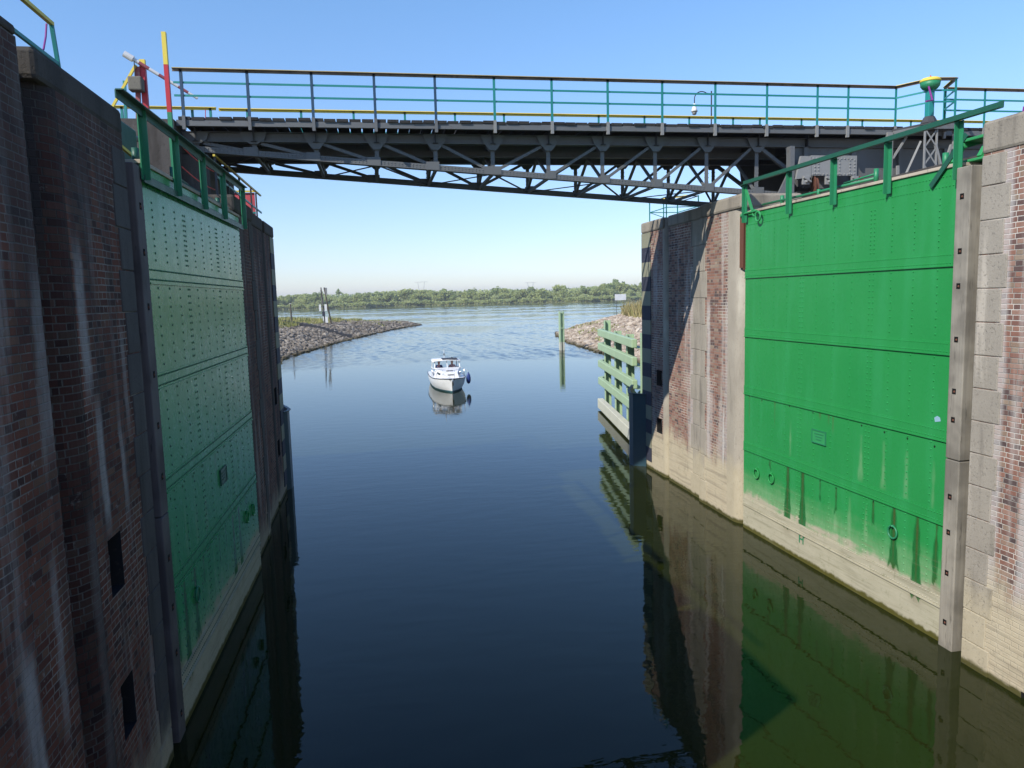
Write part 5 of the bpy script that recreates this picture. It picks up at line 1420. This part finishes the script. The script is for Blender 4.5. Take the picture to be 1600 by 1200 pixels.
# ------------------------------------------------------------------ trees on the far bank
def crown_mesh(name, R, Hh, z0, lobes, n, leaf, mat, seed):
    r = np.random.default_rng(seed)
    cs = []
    for _ in range(lobes):
        a = r.uniform(0, 6.28); d = R * 0.62 * math.sqrt(r.random()); zc = z0 + Hh * r.uniform(0.25, 0.8)
        cs.append((d * math.cos(a), d * math.sin(a), zc, R * r.uniform(0.28, 0.5), Hh * r.uniform(0.16, 0.30)))
    V, F = [], []
    idx = r.integers(0, lobes, n)
    dirs = r.normal(0, 1, (n, 3)); dirs /= np.linalg.norm(dirs, axis=1)[:, None]
    rad = r.uniform(0.55, 1.05, n)
    c = np.array(cs)[idx]
    P = np.stack([c[:, 0] + dirs[:, 0] * c[:, 3] * rad, c[:, 1] + dirs[:, 1] * c[:, 3] * rad, c[:, 2] + dirs[:, 2] * c[:, 4] * rad], -1)
    a = r.normal(0, 1, (n, 3)); a /= np.linalg.norm(a, axis=1)[:, None]
    bb = np.cross(a, r.normal(0, 1, (n, 3))); bb /= np.linalg.norm(bb, axis=1)[:, None]
    s_ = (leaf * r.uniform(0.5, 1.2, n))[:, None]
    Q = np.stack([P - a * s_, P - bb * s_ * 0.6, P + a * s_, P + bb * s_ * 0.6], 1).reshape(-1, 3)
    me = raw_mesh(name, Q, np.arange(n * 4), 4, mat)
    return me
def make_tree(nm, R, Hh, trunk_h, lobes, n, leaf, mat, seed, label, cat, group):
    t = thing(nm, label, cat, (0, 0, 0), group)
    c = crown_mesh('crown', R, Hh, trunk_h, lobes, n, leaf, mat, seed); c.parent = t
    b = MB()
    b.tube([(0, 0, -0.5), (0.1, 0, trunk_h), (0.0, 0.1, trunk_h + Hh * 0.6)], [0.035 * Hh, 0.028 * Hh, 0.008 * Hh], 7)
    for k in range(4):
        a = k * 1.6 + seed
        b.tube([(0.05, 0, trunk_h + Hh * 0.1 * k * 0.6), (R * 0.5 * math.cos(a), R * 0.5 * math.sin(a), trunk_h + Hh * (0.35 + 0.1 * k))], [0.015 * Hh, 0.005 * Hh], 5)
    o = b.build('trunk', M['bark'], t, local=True)
    return t
def copy_tree(t, loc, sc, rot, label=None):
    r = t.copy(); COL.objects.link(r); r.location = loc; r.scale = sc; r.rotation_euler = (0, 0, rot)
    if label: r['label'] = label
    for ch in t.children:
        c = ch.copy(); COL.objects.link(c); c.parent = r
    return r
LB = {'mid': 'mid green broadleaf tree in the wood on the far bank', 'dark': 'dark rounded tree in the wood on the far bank', 'pale': 'low bright green willow bush at the far waterline', 'grey': 'grey green bush in front of the wood on the far bank'}
GP = {'mid': 'broadleaf trees of the far wood', 'dark': 'dark trees of the far wood', 'pale': 'willow bushes along the far waterline', 'grey': 'grey bushes before the far wood'}
protos = {
    'mid': [make_tree('broadleaf_tree', 6.5, 11, 2.0, 16, 1000, 0.95, M['leaf_mid'], 3 + k, LB['mid'], 'tree', GP['mid']) for k in range(3)],
    'dark': [make_tree('dark_tree', 5.5, 12, 2.0, 14, 950, 0.95, M['leaf_dark'], 13 + k, LB['dark'], 'tree', GP['dark']) for k in range(2)],
    'pale': [make_tree('willow_bush', 4.5, 4.2, 0.2, 14, 800, 0.65, M['leaf_pale'], 23 + k, LB['pale'], 'bush', GP['pale']) for k in range(3)],
    'grey': [make_tree('willow_bush', 5.0, 7.0, 0.6, 14, 850, 0.8, M['leaf_grey'], 33 + k, LB['grey'], 'bush', GP['grey']) for k in range(2)],
}
used = set()
tr = random.Random(5)
def place(kind, x, y, sc, z=0.7, label=None, sx=1.0):
    pr = tr.choice(protos[kind]); rot = tr.uniform(0, 6.28)
    sc3 = (sc * sx, sc * sx, sc * tr.uniform(0.9, 1.1))
    if pr.name not in used:
        used.add(pr.name); pr.location = (x, y, z); pr.scale = sc3; pr.rotation_euler = (0, 0, rot)
        if label: pr['label'] = label
        return pr
    return copy_tree(pr, (x, y, z), sc3, rot, label)
x = -118.0
while x < 300:                                  # front row of willows at the water
    place('pale', x, shore_y(x) + tr.uniform(4, 9), tr.uniform(0.75, 1.15), sx=1.25); x += tr.uniform(3.6, 6.0)
x = -115.0
while x < 300:
    k = tr.choice(['grey', 'mid', 'mid', 'grey', 'mid', 'mid', 'dark'])
    place(k, x, shore_y(x) + tr.uniform(14, 26), tr.uniform(0.7, 0.95) * (0.7 if k == 'dark' else 1), sx=1.25); x += tr.uniform(5.5, 8.0)
x = -115.0
while x < 305:
    k = tr.choice(['mid', 'mid', 'mid', 'mid', 'mid', 'dark'])
    big = 0.85 + 0.30 * math.sin(x * 0.045 + 0.6) * math.sin(x * 0.017 + 1.2)
    place(k, x, shore_y(x) + tr.uniform(34, 52), tr.uniform(0.92, 1.12) * big * 1.08, sx=1.15); x += tr.uniform(5.0, 7.5)
# trees that stand out
for kind, px_, dy, sc, lab in (('dark', -49, 20, 0.95, 'dark tree behind the left bank signs, darkest of the far wood'), ('dark', 83, 30, 1.0, 'dark tree rising above the wood right of the middle of the far bank'),
                               ('grey', 71, 24, 1.5, 'pale grey green round tree beside the dark tree of the far wood'), ('mid', 160, 28, 1.15, 'tall round tree standing above the wood left of the white board'),
                               ('dark', 178, 26, 0.95, 'dark bushy tree in the wood behind the dolphin post'), ('dark', 206, 30, 1.15, 'pointed dark tree of the far wood just left of the white board'),
                               ('mid', 226, 30, 1.1, 'broad tree of the far wood above the white board')):
    place(kind, px_, shore_y(px_) + dy, sc, label=lab)
lone = thing('lone_tree', 'slender lone tree with a small crown above the left part of the far wood', 'tree', (-37, 760, 0.8))
MB().tube([(0, 0, 0), (0.2, 0, 8), (0.5, 0, 15)], [0.5, 0.4, 0.2], 7).build('trunk', M['bark'], lone, local=True)
c = crown_mesh('crown', 3.6, 6.5, 11.5, 9, 500, 0.8, M['leaf_dark'], 77); c.parent = lone
# continuous wood behind
n = 42000
wx = rng.uniform(-420, 620, n); wy = np.array([shore_y(v) for v in wx]) + rng.uniform(55, 130, n)
top = 11.5 + 1.6 * np.sin(wx * 0.05) * np.sin(wx * 0.021 + 1) + 1.5 * np.sin(wx * 0.19 + wy * 0.1)
wz = 0.8 + top * rng.uniform(0.1, 1.0, n) ** 0.6
P = np.stack([wx, wy, wz], -1)
a = rng.normal(0, 1, (n, 3)); a /= np.linalg.norm(a, axis=1)[:, None]; bb = np.cross(a, rng.normal(0, 1, (n, 3))); bb /= np.linalg.norm(bb, axis=1)[:, None]
s_ = rng.uniform(0.7, 1.5, n)[:, None]
tag(raw_mesh('woodland', np.stack([P - a * s_, P - bb * s_ * .6, P + a * s_, P + bb * s_ * .6], 1).reshape(-1, 3), np.arange(n * 4), 4, M['leaf_wood']), kind='stuff')
n = 9000
wx = rng.uniform(-200, 380, n); wy = np.array([shore_y(v) for v in wx]) + rng.uniform(1.0, 12, n)
hg = rng.uniform(0.8, 2.0, n); th = rng.uniform(0, 3.14, n)
V = np.stack([np.stack([wx - np.cos(th) * .5, wy - np.sin(th) * .5, np.full(n, 0.4)], -1), np.stack([wx + np.cos(th) * .5, wy + np.sin(th) * .5, np.full(n, 0.4)], -1), np.stack([wx + rng.normal(0, .3, n), wy, 0.5 + hg], -1)], 1).reshape(-1, 3)
tag(raw_mesh('reeds', V, np.arange(n * 3), 3, M['reed'], tint=np.repeat(rng.random(n), 3)), kind='stuff')

# ------------------------------------------------------------------ summer haze
def haze_material():
    m = bpy.data.materials.new('haze'); m.use_nodes = True
    t = m.node_tree; t.nodes.remove(t.nodes['Principled BSDF'])
    v = t.nodes.new('ShaderNodeVolumePrincipled')
    v.inputs['Color'].default_value = (0.98, 0.97, 0.98, 1); v.inputs['Density'].default_value = 0.00027; v.inputs['Anisotropy'].default_value = 0.2
    t.links.new(v.outputs[0], t.nodes['Material Output'].inputs['Volume'])
    return m
tag(MB().box(-9400, 9400, -460, 9400, -4, 46).build('haze', haze_material()), kind='stuff')
SC.cycles.volume_bounces = 0
